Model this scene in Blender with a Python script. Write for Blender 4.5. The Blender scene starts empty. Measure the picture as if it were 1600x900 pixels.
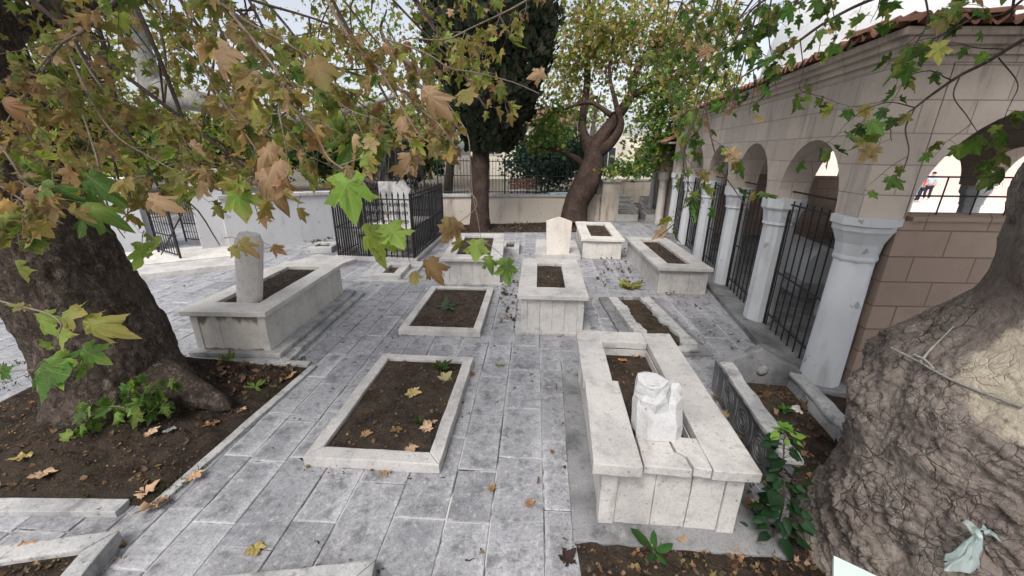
import bpy, bmesh, math, random
import numpy as np
from mathutils import Vector, Matrix, noise as mnoise

random.seed(7)
RNG = np.random.default_rng(11)
scene = bpy.context.scene
COL = scene.collection
PI = math.pi

# ------------------------------------------------------------------ camera
CAM_H, PITCH, ROLL, FPX = 2.8, math.radians(19.0), math.radians(-0.5), 620.0
CT, ST = math.cos(PITCH), math.sin(PITCH)
cam_data = bpy.data.cameras.new('camera')
cam = bpy.data.objects.new('camera', cam_data); COL.objects.link(cam)
cam_data.sensor_fit = 'HORIZONTAL'; cam_data.sensor_width = 36.0
cam_data.lens = FPX / 1600.0 * 36.0
cam_data.clip_start = 0.05; cam_data.clip_end = 900
cam.location = (0, 0, CAM_H)
_rx = Matrix.Rotation(math.radians(90) - PITCH, 4, 'X')
cam.matrix_world = Matrix.Translation((0, 0, CAM_H)) @ _rx @ Matrix.Rotation(ROLL * -1.0, 4, 'Z')
scene.camera = cam

def ray(px, py):
    x = (px - 800) / FPX; y = (py - 450) / FPX
    x, y = x * math.cos(ROLL) - y * math.sin(ROLL), x * math.sin(ROLL) + y * math.cos(ROLL)
    return x, CT - y * ST, -(ST + y * CT)
def gnd(px, py, z=0.0):                       # the point of height z seen there
    a, b, c = ray(px, py); s = (z - CAM_H) / c
    return Vector((a * s, b * s, z))
def dep(px, py, d):                           # the point d metres out along the view axis
    a, b, c = ray(px, py); return Vector((a * d, b * d, CAM_H + c * d))
def proj(P):
    P = np.asarray(P, float) - np.array([0, 0, CAM_H])
    zc = P[..., 1] * CT - P[..., 2] * ST; yc = -P[..., 1] * ST - P[..., 2] * CT; xc = P[..., 0]
    zc = np.where(zc < 0.05, 0.05, zc)
    x, y = xc / zc, yc / zc
    cr, sr = math.cos(ROLL), math.sin(ROLL)
    return 800 + FPX * (x * cr + y * sr), 450 + FPX * (-x * sr + y * cr), zc

# ------------------------------------------------------------------ sky, sun, exposure
world = bpy.data.worlds.new('World'); scene.world = world; world.use_nodes = True
wn, wl = world.node_tree.nodes, world.node_tree.links
sky = wn.new('ShaderNodeTexSky'); sky.sky_type = 'NISHITA'; sky.sun_disc = False
SUN_EL, SUN_AZ = math.radians(52), math.radians(205)      # light from behind the camera, a little left
sky.sun_elevation = SUN_EL; sky.sun_rotation = SUN_AZ
sky.air_density = 1.0; sky.dust_density = 3.0; sky.ozone_density = 1.0
hsv = wn.new('ShaderNodeHueSaturation'); hsv.inputs['Saturation'].default_value = 0.34
wl.new(sky.outputs[0], hsv.inputs['Color'])
bg = wn['Background']; bg.inputs[1].default_value = 0.125
wl.new(hsv.outputs[0], bg.inputs[0])
sun_d = bpy.data.lights.new('sun', 'SUN'); sun_d.energy = 1.5; sun_d.angle = math.radians(25); sun_d.color = (1.0, 0.96, 0.90)
sun = bpy.data.objects.new('sun', sun_d); COL.objects.link(sun)
_sd = Vector((math.sin(SUN_AZ) * math.cos(SUN_EL), math.cos(SUN_AZ) * math.cos(SUN_EL), math.sin(SUN_EL)))
sun.rotation_euler = _sd.to_track_quat('Z', 'Y').to_euler()
vs = scene.view_settings
scene.display_settings.display_device = 'sRGB'
vs.view_transform = 'Standard'; vs.look = 'None'; vs.exposure = 0.80; vs.gamma = 1.0; vs.use_curve_mapping = False
cy = scene.cycles
cy.use_denoising = True
cy.max_bounces = 7; cy.diffuse_bounces = 3; cy.glossy_bounces = 2; cy.transmission_bounces = 4; cy.transparent_max_bounces = 6
cy.caustics_reflective = False; cy.caustics_refractive = False
cy.use_adaptive_sampling = True; cy.adaptive_threshold = 0.02

# ------------------------------------------------------------------ numpy noise
def _hash(ix, iy, iz, seed):
    h = (ix.astype(np.int64) * 374761393 + iy.astype(np.int64) * 668265263 + iz.astype(np.int64) * 2147483647 + seed * 974711) & 0xffffffff
    h = ((h ^ (h >> 13)) * 1274126177) & 0xffffffff
    h = ((h ^ (h >> 16)) * 2246822519) & 0xffffffff
    return ((h ^ (h >> 15)) & 0xffffff) / float(0xffffff)
def vnoise(P, seed=0):
    P = np.asarray(P, float); i = np.floor(P); f = P - i; f = f * f * (3 - 2 * f)
    ix, iy, iz = i[:, 0], i[:, 1], i[:, 2]; out = 0
    for a in (0, 1):
        for b in (0, 1):
            for c in (0, 1):
                w = (f[:, 0] if a else 1 - f[:, 0]) * (f[:, 1] if b else 1 - f[:, 1]) * (f[:, 2] if c else 1 - f[:, 2])
                out = out + w * _hash(ix + a, iy + b, iz + c, seed)
    return out * 2 - 1
def fbm(P, octv=4, seed=0, gain=0.5):
    P = np.asarray(P, float); a, s, o = 1.0, 0, 0
    for k in range(octv):
        o = o + a * vnoise(P * 2 ** k, seed + k); s += a; a *= gain
    return o / s
def worley(P, seed=0):
    P = np.asarray(P, float); i = np.floor(P); n = len(P)
    f1 = np.full(n, 9.0); f2 = np.full(n, 9.0)
    for a in (-1, 0, 1):
        for b in (-1, 0, 1):
            for c in (-1, 0, 1):
                cx, cyy, cz = i[:, 0] + a, i[:, 1] + b, i[:, 2] + c
                q = np.stack([cx + _hash(cx, cyy, cz, seed), cyy + _hash(cx, cyy, cz, seed + 7), cz + _hash(cx, cyy, cz, seed + 13)], 1)
                d = np.linalg.norm(P - q, axis=1)
                m = d < f1
                f2 = np.where(m, f1, np.minimum(f2, d)); f1 = np.where(m, d, f1)
    return f1, f2

# ------------------------------------------------------------------ materials
class H:
    def __init__(self, name):
        self.m = bpy.data.materials.new(name); self.m.use_nodes = True
        self.t = self.m.node_tree; self.b = self.t.nodes['Principled BSDF']; self.out = self.t.nodes['Material Output']
    def put(self, sock, v):
        if isinstance(v, bpy.types.NodeSocket): self.t.links.new(v, sock)
        else: sock.default_value = v
    def n(self, typ, o=0, set=None, **kw):
        nd = self.t.nodes.new(typ)
        for k, v in (set or {}).items(): setattr(nd, k, v)
        for k, v in kw.items(): self.put(nd.inputs[k.replace('_', ' ')], v)
        return nd.outputs[o]
    def math(self, op, a, b=0.0, clamp=False):
        nd = self.t.nodes.new('ShaderNodeMath'); nd.operation = op; nd.use_clamp = clamp
        self.put(nd.inputs[0], a); self.put(nd.inputs[1], b); return nd.outputs[0]
    def mix(self, f, a, b, mode='MIX'):
        nd = self.t.nodes.new('ShaderNodeMix'); nd.data_type = 'RGBA'; nd.blend_type = mode
        self.put(nd.inputs[0], f)
        for k, v in ((6, a), (7, b)):
            if isinstance(v, tuple) and len(v) == 3: v = (*v, 1)
            self.put(nd.inputs[k], v)
        return nd.outputs[2]
    def ramp(self, f, lo, hi):                 # smooth 0..1 between lo and hi
        nd = self.t.nodes.new('ShaderNodeMapRange'); nd.interpolation_type = 'SMOOTHSTEP'
        self.put(nd.inputs[0], f); nd.inputs[1].default_value = lo; nd.inputs[2].default_value = hi
        return nd.outputs[0]
    def pos(self, scale=(1, 1, 1), obj=False):
        if obj: p = self.n('ShaderNodeTexCoord', 3)
        else: p = self.n('ShaderNodeNewGeometry', 0)
        if scale != (1, 1, 1): p = self.n('ShaderNodeMapping', 0, Vector=p, Scale=scale)
        return p
    def noise(self, scale, detail=5, rough=0.55, p=None, dist=0.0):
        return self.n('ShaderNodeTexNoise', 0, Vector=p or self.pos(), Scale=scale, Detail=detail, Roughness=rough, Distortion=dist)
    def bump(self, h, strength=0.3, dist=0.02, normal=None):
        kw = dict(Height=h, Strength=strength, Distance=dist)
        if normal is not None: kw['Normal'] = normal
        return self.n('ShaderNodeBump', 0, **kw)
    def done(self, col, rough=0.8, normal=None, spec=0.3):
        if isinstance(col, tuple) and len(col) == 3: col = (*col, 1)
        self.put(self.b.inputs['Base Color'], col); self.put(self.b.inputs['Roughness'], rough)
        self.put(self.b.inputs['Specular IOR Level'], spec)
        if normal is not None: self.put(self.b.inputs['Normal'], normal)
        return self.m

def mat_marble(name, base, dark, stain, amt=0.5, lich=0.6):
    h = H(name)
    big = h.noise(1.7, 6, 0.62); mid = h.noise(7, 6, 0.65); fine = h.noise(60, 4, 0.6)
    c = h.mix(h.ramp(big, 0.42, 0.68), base, dark)
    c = h.mix(h.math('MULTIPLY', h.ramp(mid, 0.52, 0.70), amt), c, tuple(x * 0.62 for x in dark))
    st = h.noise(3.2, 5, 0.6, h.pos((1, 1, 0.16)))
    c = h.mix(h.math('MULTIPLY', h.ramp(st, 0.55, 0.72), amt * 0.9), c, stain)
    sp = h.noise(22, 6, 0.7)
    c = h.mix(h.math('MULTIPLY', h.ramp(sp, 0.60, 0.69), lich), c, (0.075, 0.07, 0.065))
    vo = h.n('ShaderNodeTexVoronoi', 0, Vector=h.pos(), Scale=9.0)
    c = h.mix(h.math('MULTIPLY', h.ramp(vo, 0.10, 0.03), 0.75), c, (0.05, 0.045, 0.04))
    v2 = h.n('ShaderNodeTexVoronoi', 0, Vector=h.n('ShaderNodeVectorMath', 0, {'operation': 'ADD'}, Vector=h.pos()), Scale=24.0)
    c = h.mix(h.math('MULTIPLY', h.math('MULTIPLY', h.ramp(v2, 0.20, 0.08), h.ramp(big, 0.40, 0.60)), 0.55 * lich + 0.1), c, (0.10, 0.09, 0.085))
    blk = h.noise(2.4, 8, 0.72, h.pos((1, 1, 0.35)), 0.6)
    c = h.mix(h.math('MULTIPLY', h.ramp(blk, 0.56, 0.70), 0.80 * amt + 0.08), c, (0.15, 0.14, 0.13))
    c = h.mix(h.math('MULTIPLY', h.ramp(fine, 0.40, 0.70), 0.35), c, tuple(x * 0.66 for x in dark))
    return h.done(c, 0.75, h.bump(h.math('ADD', fine, h.math('MULTIPLY', sp, 1.5)), 0.35, 0.006))

M = {}
M['marble'] = mat_marble('weathered_white_marble', (0.56, 0.535, 0.515), (0.40, 0.385, 0.375), (0.30, 0.25, 0.20))
M['marble_clean'] = mat_marble('cleaner_white_marble', (0.68, 0.65, 0.61), (0.55, 0.52, 0.48), (0.42, 0.33, 0.24), 0.4, 0.35)
M['marble_grey'] = mat_marble('grey_weathered_marble', (0.50, 0.49, 0.48), (0.27, 0.27, 0.275), (0.16, 0.155, 0.15), 0.8, 0.9)
M['marble_dark'] = mat_marble('dark_grey_marble', (0.25, 0.25, 0.257), (0.12, 0.12, 0.125), (0.34, 0.335, 0.33), 0.8, 0.8)
M['slate'] = mat_marble('blackened_marble', (0.16, 0.16, 0.168), (0.085, 0.085, 0.09), (0.30, 0.30, 0.30), 0.7, 0.8)
M['stump'] = mat_marble('bright_broken_marble', (0.53, 0.528, 0.535), (0.43, 0.425, 0.43), (0.36, 0.32, 0.28), 0.45, 0.3)
M['lime'] = mat_marble('limestone_block', (0.76, 0.71, 0.64), (0.66, 0.60, 0.53), (0.46, 0.38, 0.30), 0.35, 0.2)

def mat_stained():
    h = H('damp_stained_marble'); p = h.pos(); h.n('ShaderNodeSeparateXYZ', 0, Vector=p); z = h.t.nodes[-1].outputs[2]
    n1 = h.noise(5, 3, 0.5, h.pos((1, 1, 0.12))); f = h.noise(40, 5, 0.6); b = h.noise(3, 5, 0.6)
    c = h.mix(h.ramp(b, 0.4, 0.7), (0.70, 0.655, 0.60), (0.56, 0.52, 0.47))
    edge = h.math('ADD', z, h.math('MULTIPLY', h.math('SUBTRACT', n1, 0.5), 0.55))
    c = h.mix(h.math('MULTIPLY', h.ramp(edge, 0.53, 0.61), 0.9), c, (0.20, 0.145, 0.095))
    low_ = h.math('ADD', z, h.math('MULTIPLY', h.math('SUBTRACT', h.noise(9, 4), 0.5), 0.10))
    c = h.mix(h.math('MULTIPLY', h.ramp(low_, 0.165, 0.14), 0.8), c, (0.16, 0.09, 0.06))
    c = h.mix(h.math('MULTIPLY', h.ramp(h.noise(26, 4), 0.62, 0.70), 0.5), c, (0.25, 0.20, 0.16))
    return h.done(c, 0.8, h.bump(f, 0.3, 0.006))
M['stained'] = mat_stained()
def mat_paving():
    h = H('weathered_paving_stone')
    a = h.n('ShaderNodeAttribute', 0, {'attribute_name': 'tone'})          # per slab tone
    sx = h.n('ShaderNodeSeparateColor', 0, Color=a)
    sg = h.t.nodes[-1].outputs[1]
    e = h.n('ShaderNodeAttribute', 0, {'attribute_name': 'edge'})          # metres from the slab's edge in R and G
    ed = h.n('ShaderNodeSeparateColor', 0, Color=e); eg = h.t.nodes[-1].outputs[1]
    wob = h.math('MULTIPLY', h.math('SUBTRACT', h.noise(14, 4, 0.6), 0.5), 0.09)
    dmin = h.math('ADD', h.math('MINIMUM', ed, eg), wob)
    big = h.noise(0.9, 5, 0.6); mid = h.noise(4.5, 7, 0.68); fine = h.noise(45, 5, 0.7); cl = h.noise(16, 6, 0.72)
    tiny = h.noise(120, 3, 0.6)
    c = h.mix(sx, (0.150, 0.151, 0.168), (0.365, 0.364, 0.388))
    c = h.mix(h.math('MULTIPLY', h.ramp(big, 0.38, 0.62), 0.55), c, (0.43, 0.428, 0.45))
    c = h.mix(h.math('MULTIPLY', h.ramp(mid, 0.50, 0.66), 0.75), c, (0.10, 0.10, 0.108))
    c = h.mix(h.math('MULTIPLY', h.ramp(cl, 0.53, 0.66), 0.55), c, (0.56, 0.55, 0.55))
    c = h.mix(h.math('MULTIPLY', h.ramp(cl, 0.47, 0.34), 0.6), c, (0.10, 0.10, 0.11))
    c = h.mix(h.math('MULTIPLY', h.ramp(dmin, 0.055, -0.02), h.math('MULTIPLY', sg, 0.85)), c, (0.60, 0.60, 0.625))
    vs2 = h.noise(6.5, 8, 0.75); c = h.mix(h.math('MULTIPLY', h.ramp(vs2, 0.52, 0.64), 0.5), c, (0.085, 0.085, 0.092))
    c = h.mix(h.math('MULTIPLY', h.ramp(vs2, 0.42, 0.30), 0.5), c, (0.52, 0.515, 0.52))
    st = h.noise(1.7, 3, 0.5)
    c = h.mix(h.math('MULTIPLY', h.ramp(st, 0.66, 0.74), 0.6), c, (0.06, 0.055, 0.055))
    c = h.mix(h.math('MULTIPLY', h.ramp(fine, 0.42, 0.66), 0.45), c, (0.12, 0.12, 0.125))
    c = h.mix(h.math('MULTIPLY', h.ramp(tiny, 0.50, 0.75), 0.35), c, (0.55, 0.55, 0.55))
    return h.done(c, 0.72, h.bump(h.math('ADD', h.math('MULTIPLY', cl, 2), fine), 0.45, 0.006), 0.35)
M['paving'] = mat_paving()

def mat_soil(name, a, b, bumpd=0.03):
    h = H(name)
    c = h.mix(h.ramp(h.noise(5, 6, 0.7), 0.35, 0.65), a, b)
    c = h.mix(h.math('MULTIPLY', h.ramp(h.noise(38, 5, 0.7), 0.55, 0.70), 0.6), c, tuple(x * 2.3 for x in b))
    c = h.mix(h.math('MULTIPLY', h.ramp(h.noise(2.3, 5, 0.7), 0.56, 0.70), 0.35), c, (0.07, 0.075, 0.03))
    return h.done(c, 0.95, h.bump(h.math('ADD', h.noise(30, 6, 0.75), h.math('MULTIPLY', h.noise(9, 5, 0.7), 1.5)), 1.0, bumpd), 0.1)
M['soil'] = mat_soil('dark_bed_soil', (0.030, 0.023, 0.018), (0.066, 0.050, 0.039))
M['soil_grave'] = mat_soil('grave_soil', (0.038, 0.029, 0.023), (0.082, 0.062, 0.048))
M['ground'] = mat_soil('dusty_ground', (0.14, 0.12, 0.10), (0.20, 0.18, 0.15))

def mat_joint():
    h = H('mortar_bed')
    c = h.mix(h.ramp(h.noise(1.6, 5, 0.65), 0.42, 0.54), (0.085, 0.08, 0.078), (0.52, 0.515, 0.51))
    return h.done(c, 0.9)
M['joint'] = mat_joint()

def mat_bark(name, dark, mid, light, crack_scale=9.0, crack=0.6, zs=0.55, patch=None, flecks=None):
    h = H(name)
    p = h.pos((1, 1, zs))
    wv = h.n('ShaderNodeTexNoise', 1, Vector=p, Scale=5.0, Detail=4.0)
    pd = h.n('ShaderNodeVectorMath', 0, {'operation': 'MULTIPLY_ADD'})
    vm = h.t.nodes[-1]; h.put(vm.inputs[0], wv); vm.inputs[1].default_value = (0.16, 0.16, 0.16); h.put(vm.inputs[2], p)
    v1 = h.n('ShaderNodeTexVoronoi', 0, {'feature': 'DISTANCE_TO_EDGE'}, Vector=pd, Scale=crack_scale)
    v2 = h.n('ShaderNodeTexVoronoi', 0, {'feature': 'DISTANCE_TO_EDGE'}, Vector=pd, Scale=crack_scale * 2.9)
    cell = h.n('ShaderNodeTexVoronoi', 1, Vector=pd, Scale=crack_scale * 2.9)
    big = h.noise(2.6, 6, 0.65); med = h.noise(11, 6, 0.7); fine = h.noise(55, 5, 0.7)
    c = h.mix(h.ramp(big, 0.40, 0.62), mid, light)
    if patch:
        c = h.mix(h.math('MULTIPLY', h.ramp(h.noise(1.3, 6, 0.7), 0.50, 0.62), 0.75), c, (0.080, 0.056, 0.052))
        c = h.mix(h.math('MULTIPLY', h.ramp(h.noise(2.1, 7, 0.7, h.pos((1, 1, 0.8))), 0.56, 0.63), 0.45), c, (0.40, 0.355, 0.31))
    c = h.mix(h.math('MULTIPLY', h.ramp(med, 0.50, 0.70), 0.75), c, dark)
    c = h.mix(h.math('MULTIPLY', h.n('ShaderNodeSeparateColor', 0, Color=cell), 0.35), c, light)
    c = h.mix(h.math('MULTIPLY', fine, 0.35), c, dark)
    if flecks:
        fl = h.noise(12, 7, 0.75, h.pos((1, 1, 0.6))); c = h.mix(h.math('MULTIPLY', h.ramp(fl, 0.53, 0.62), 0.75), c, flecks); f3 = h.noise(30, 6, 0.75, h.pos((1, 1, 0.6))); c = h.mix(h.math('MULTIPLY', h.ramp(f3, 0.54, 0.64), 0.5), c, flecks); c = h.mix(h.math('MULTIPLY', h.ramp(f3, 0.46, 0.38), 0.6), c, dark)
        fl2 = h.noise(4, 6, 0.7); c = h.mix(h.math('MULTIPLY', h.ramp(fl2, 0.56, 0.68), 0.6), c, dark)
    if patch:
        at = h.n('ShaderNodeAttribute', 2, {'attribute_name': 'patch'})
        k = h.ramp(h.math('ADD', at, h.math('MULTIPLY', h.math('SUBTRACT', med, 0.5), 0.5)), 0.42, 0.55)
        c = h.mix(k, c, h.mix(h.ramp(h.noise(6, 4), 0.4, 0.7), patch, tuple(x * 0.72 for x in patch)))
        inv = h.math('SUBTRACT', 1.0, h.math('MULTIPLY', k, 0.85))
    else: inv = 1.0
    cr = h.math('MULTIPLY', h.math('MULTIPLY', h.ramp(v1, 0.035, 0.0), crack), inv)
    cr2 = h.math('MULTIPLY', h.math('MULTIPLY', h.ramp(v2, 0.05, 0.0), crack * 0.7), inv)
    if patch:
        g1 = h.ramp(h.noise(1.9, 4, 0.6), 0.42, 0.62); g2 = h.ramp(h.noise(2.7, 4, 0.6), 0.46, 0.62); cr = h.math('MULTIPLY', cr, g1); cr2 = h.math('MULTIPLY', cr2, g2)
        v1 = h.math('ADD', v1, h.math('MULTIPLY', h.math('SUBTRACT', 1.0, g1), 0.06)); v2 = h.math('ADD', v2, h.math('MULTIPLY', h.math('SUBTRACT', 1.0, g2), 0.09))
    c = h.mix(cr, c, tuple(x * 0.25 for x in dark)); c = h.mix(cr2, c, tuple(x * 0.45 for x in dark))
    hh = h.math('ADD', h.math('MULTIPLY', h.math('MINIMUM', v1, 0.06), 10.0 * crack), h.math('ADD', h.math('MULTIPLY', h.math('MINIMUM', v2, 0.09), 5.0 * crack), h.math('ADD', med, h.math('MULTIPLY', fine, 0.5))))
    return h.done(c, 0.9, h.bump(hh, 0.75, 0.035), 0.15)
M['bark_grey'] = mat_bark('cracked_grey_bark', (0.052, 0.040, 0.037), (0.165, 0.134, 0.119), (0.34, 0.292, 0.256), 7.0, 0.65, 1.0, (0.46, 0.40, 0.32))
M['bark_dark'] = mat_bark('dark_brown_bark', (0.022, 0.016, 0.013), (0.058, 0.043, 0.034), (0.115, 0.090, 0.072), 10.0, 0.35, 0.9, None, (0.205, 0.168, 0.138))
M['bark_red'] = mat_bark('reddish_dark_bark', (0.025, 0.017, 0.014), (0.052, 0.034, 0.028), (0.105, 0.072, 0.060), 6.0, 0.5, 0.5)
M['bark_pale'] = mat_bark('pale_smooth_bark', (0.13, 0.12, 0.10), (0.27, 0.26, 0.24), (0.40, 0.39, 0.36), 4.0, 0.12, 0.5)
M['bark_twig'] = mat_bark('grey_brown_twig', (0.10, 0.07, 0.055), (0.21, 0.155, 0.125), (0.34, 0.27, 0.22), 9.0, 0.1)
M['bark_limb'] = mat_bark('dark_limb_bark', (0.035, 0.025, 0.022), (0.075, 0.055, 0.048), (0.13, 0.10, 0.088), 9.0, 0.2)

def mat_leaf(name, trans=0.55, rough=0.55, veins=False):
    h = H(name)
    a = h.n('ShaderNodeAttribute', 0, {'attribute_name': 'leaf'})
    v = h.noise(70, 3, 0.6)
    c = h.mix(h.math('MULTIPLY', v, 0.35), a, h.mix(1.0, a, (0.55, 0.5, 0.45), 'MULTIPLY'))
    nrm = None
    if veins:
        uv = h.n('ShaderNodeAttribute', 1, {'attribute_name': 'luv'}); h.n('ShaderNodeSeparateXYZ', 0, Vector=uv); sp = h.t.nodes[-1]
        au = h.math('ABSOLUTE', sp.outputs[0]); v_ = sp.outputs[1]
        ang = h.math('ARCTAN2', au, v_); rad = h.math('SQRT', h.math('ADD', h.math('MULTIPLY', au, au), h.math('MULTIPLY', v_, v_)))
        dm = h.math('MINIMUM', ang, h.math('MINIMUM', h.math('ABSOLUTE', h.math('SUBTRACT', ang, 0.925)), h.math('ABSOLUTE', h.math('SUBTRACT', ang, 1.53))))
        d1 = h.math('MULTIPLY', dm, rad)
        side = h.math('ABSOLUTE', h.math('SUBTRACT', h.math('FRACT', h.math('MULTIPLY', h.math('SUBTRACT', rad, h.math('MULTIPLY', d1, 0.9)), 7.5)), 0.5))
        main = h.ramp(d1, 0.020, 0.006); sec = h.math('MULTIPLY', h.ramp(side, 0.09, 0.02), 0.45)
        vm_ = h.math('MAXIMUM', main, sec)
        c = h.mix(h.math('MULTIPLY', vm_, 0.42), c, h.mix(0.65, a, (0.52, 0.50, 0.25)))
        bl = h.n('ShaderNodeTexNoise', 0, Vector=h.pos(), Scale=26.0, Detail=4.0); c = h.mix(h.math('MULTIPLY', h.ramp(bl, 0.58, 0.70), 0.55), c, (0.17, 0.085, 0.04))
        nrm = h.bump(vm_, 0.5, 0.004)
    h.done(c, rough, nrm, 0.3)
    tr = h.n('ShaderNodeBsdfTranslucent', 0, Color=h.mix(1.0, c, (1.0, 1.0, 0.6), 'MULTIPLY'))
    ms = h.n('ShaderNodeMixShader', 0); nd = h.t.nodes[-1]
    nd.inputs[0].default_value = trans; h.t.links.new(h.b.outputs[0], nd.inputs[1]); h.t.links.new(tr, nd.inputs[2])
    h.t.links.new(ms, h.out.inputs[0]); return h.m
M['leaf'] = mat_leaf('plane_leaf'); M['leaf_near'] = mat_leaf('veined_plane_leaf', veins=True); M['leaf_dark'] = mat_leaf('conifer_leaf', 0.1, 0.8)
M['litter'] = mat_leaf('dry_leaf', 0.1, 0.8)

def mat_flat(name, col, rough=0.6, var=0.15, metal=0.0, sc=8, spec=0.3, bump=0.15):
    h = H(name)
    n1 = h.noise(sc, 5, 0.6)
    c = h.mix(n1, tuple(x * (1 - var) for x in col), tuple(min(1, x * (1 + var)) for x in col))
    h.b.inputs['Metallic'].default_value = metal
    return h.done(c, rough, h.bump(h.noise(sc * 6, 4), bump, 0.004), spec)
M['iron'] = mat_flat('black_iron', (0.018, 0.017, 0.018), 0.5, 0.4, 0.0, 14)
M['iron_teal'] = mat_flat('dark_green_iron', (0.020, 0.032, 0.034), 0.5, 0.3)
M['mint'] = mat_flat('mint_painted_board', (0.60, 0.72, 0.66), 0.5, 0.06)
M['bluesheet'] = mat_flat('pale_blue_sheet', (0.42, 0.58, 0.66), 0.5, 0.1)
M['benchwood'] = mat_flat('pinkish_brown_wood', (0.26, 0.15, 0.12), 0.7, 0.25)
M['terracotta'] = mat_flat('terracotta_tile', (0.23, 0.115, 0.078), 0.85, 0.45, 0, 5)
M['pink'] = mat_flat('pale_pink_render', (0.78, 0.58, 0.53), 0.9, 0.05, 0, 2)
M['cream'] = mat_flat('cream_render', (0.74, 0.68, 0.58), 0.9, 0.08, 0, 2)
M['bright_pave'] = mat_flat('pale_plaza_paving', (0.72, 0.68, 0.63), 0.9, 0.06, 0, 2)
M['window'] = mat_flat('dark_glass', (0.05, 0.06, 0.07), 0.15, 0.2)
M['whitepaint'] = mat_flat('white_window_paint', (0.78, 0.77, 0.75), 0.6, 0.05)
M['red'] = mat_flat('red_cloth', (0.62, 0.03, 0.05), 0.9, 0.15)
M['navy'] = mat_flat('dark_navy_cloth', (0.02, 0.025, 0.05), 0.9, 0.2)
M['skin'] = mat_flat('skin', (0.50, 0.32, 0.24), 0.6, 0.05)
M['hair'] = mat_flat('dark_hair', (0.025, 0.018, 0.014), 0.7, 0.2)
M['bluewhite'] = mat_flat('pale_blue_cloth', (0.45, 0.52, 0.62), 0.9, 0.1)

def mat_plaster(name, base, dirt, amt=0.5):
    h = H(name)
    st = h.noise(2.8, 6, 0.65, h.pos((1, 1, 0.22))); big = h.noise(1.2, 5, 0.6); f = h.noise(40, 4)
    c = h.mix(h.math('MULTIPLY', h.ramp(st, 0.52, 0.75), amt), base, dirt)
    c = h.mix(h.math('MULTIPLY', h.ramp(big, 0.5, 0.7), amt * 0.6), c, tuple(x * 0.8 for x in base))
    pe = h.noise(4.2, 7, 0.6)
    c = h.mix(h.math('MULTIPLY', h.ramp(pe, 0.64, 0.665), amt), c, (0.30, 0.30, 0.30))
    return h.done(c, 0.85, h.bump(h.math('ADD', f, h.math('MULTIPLY', pe, 2)), 0.25, 0.008), 0.2)
M['plaster'] = mat_plaster('white_limewash', (0.58, 0.595, 0.62), (0.34, 0.34, 0.33), 0.9)
M['wall_white'] = mat_plaster('white_wall_render', (0.54, 0.54, 0.555), (0.28, 0.27, 0.26), 0.75)
M['wall_cream'] = mat_plaster('cream_wall_render', (0.62, 0.55, 0.47), (0.24, 0.185, 0.145), 0.75)
M['dome'] = mat_plaster('white_dome_render', (0.76, 0.77, 0.79), (0.60, 0.60, 0.60), 0.3)

def mat_blocks(name, a, b, mortar, bw=0.62, bh=0.27, ms=0.012, xy=False):
    h = H(name)
    p = h.pos(obj=True)
    sx = h.n('ShaderNodeSeparateXYZ', 0, Vector=p); nd = h.t.nodes[-1]
    v = h.n('ShaderNodeCombineXYZ', 0, X=h.math('ADD', nd.outputs[0], nd.outputs[1]), Y=nd.outputs[2])
    br = h.n('ShaderNodeTexBrick', 0, {'offset': 0.45}, Vector=v, Color1=(*a, 1), Color2=(*b, 1), Mortar=(*mortar, 1), Scale=1.0,
             Mortar_Size=ms, Mortar_Smooth=0.3, Bias=-0.1, Brick_Width=bw, Row_Height=bh)
    fac = h.t.nodes[-1].outputs[1]
    n1 = h.noise(3.5, 6, 0.65); st = h.noise(3.0, 5, 0.65, h.pos((1, 1, 0.15))); f = h.noise(35, 5, 0.65)
    c = h.mix(h.math('MULTIPLY', h.ramp(n1, 0.42, 0.7), 0.55), br, tuple(x * 0.72 for x in a))
    c = h.mix(h.math('MULTIPLY', h.ramp(st, 0.52, 0.70), 0.6), c, (0.17, 0.13, 0.115))
    c = h.mix(h.math('MULTIPLY', f, 0.25), c, tuple(x * 0.7 for x in b))
    hh = h.math('ADD', h.math('MULTIPLY', fac, -2.5), h.math('MULTIPLY', f, 0.6))
    return h.done(c, 0.9, h.bump(hh, 0.5, 0.012), 0.15)
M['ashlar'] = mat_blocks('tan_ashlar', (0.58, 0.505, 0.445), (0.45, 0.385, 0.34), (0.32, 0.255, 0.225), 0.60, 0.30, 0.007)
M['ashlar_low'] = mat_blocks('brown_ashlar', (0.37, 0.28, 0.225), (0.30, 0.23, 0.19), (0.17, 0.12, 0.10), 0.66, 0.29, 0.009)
M['rubble'] = mat_blocks('limestone_rows', (0.62, 0.55, 0.46), (0.55, 0.48, 0.40), (0.42, 0.36, 0.30), 0.9, 0.35, 0.006)

def mat_bag():
    h = H('thin_plastic_film')
    h.done((0.50, 0.58, 0.57), 0.25, h.bump(h.noise(40, 4), 0.4, 0.01), 0.5)
    tr = h.n('ShaderNodeBsdfTransparent', 0, Color=(0.9, 1, 0.97, 1))
    ms = h.n('ShaderNodeMixShader', 0); nd = h.t.nodes[-1]; nd.inputs[0].default_value = 0.45
    h.t.links.new(h.b.outputs[0], nd.inputs[1]); h.t.links.new(tr, nd.inputs[2]); h.t.links.new(ms, h.out.inputs[0]); return h.m
M['bag'] = mat_bag()

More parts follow.
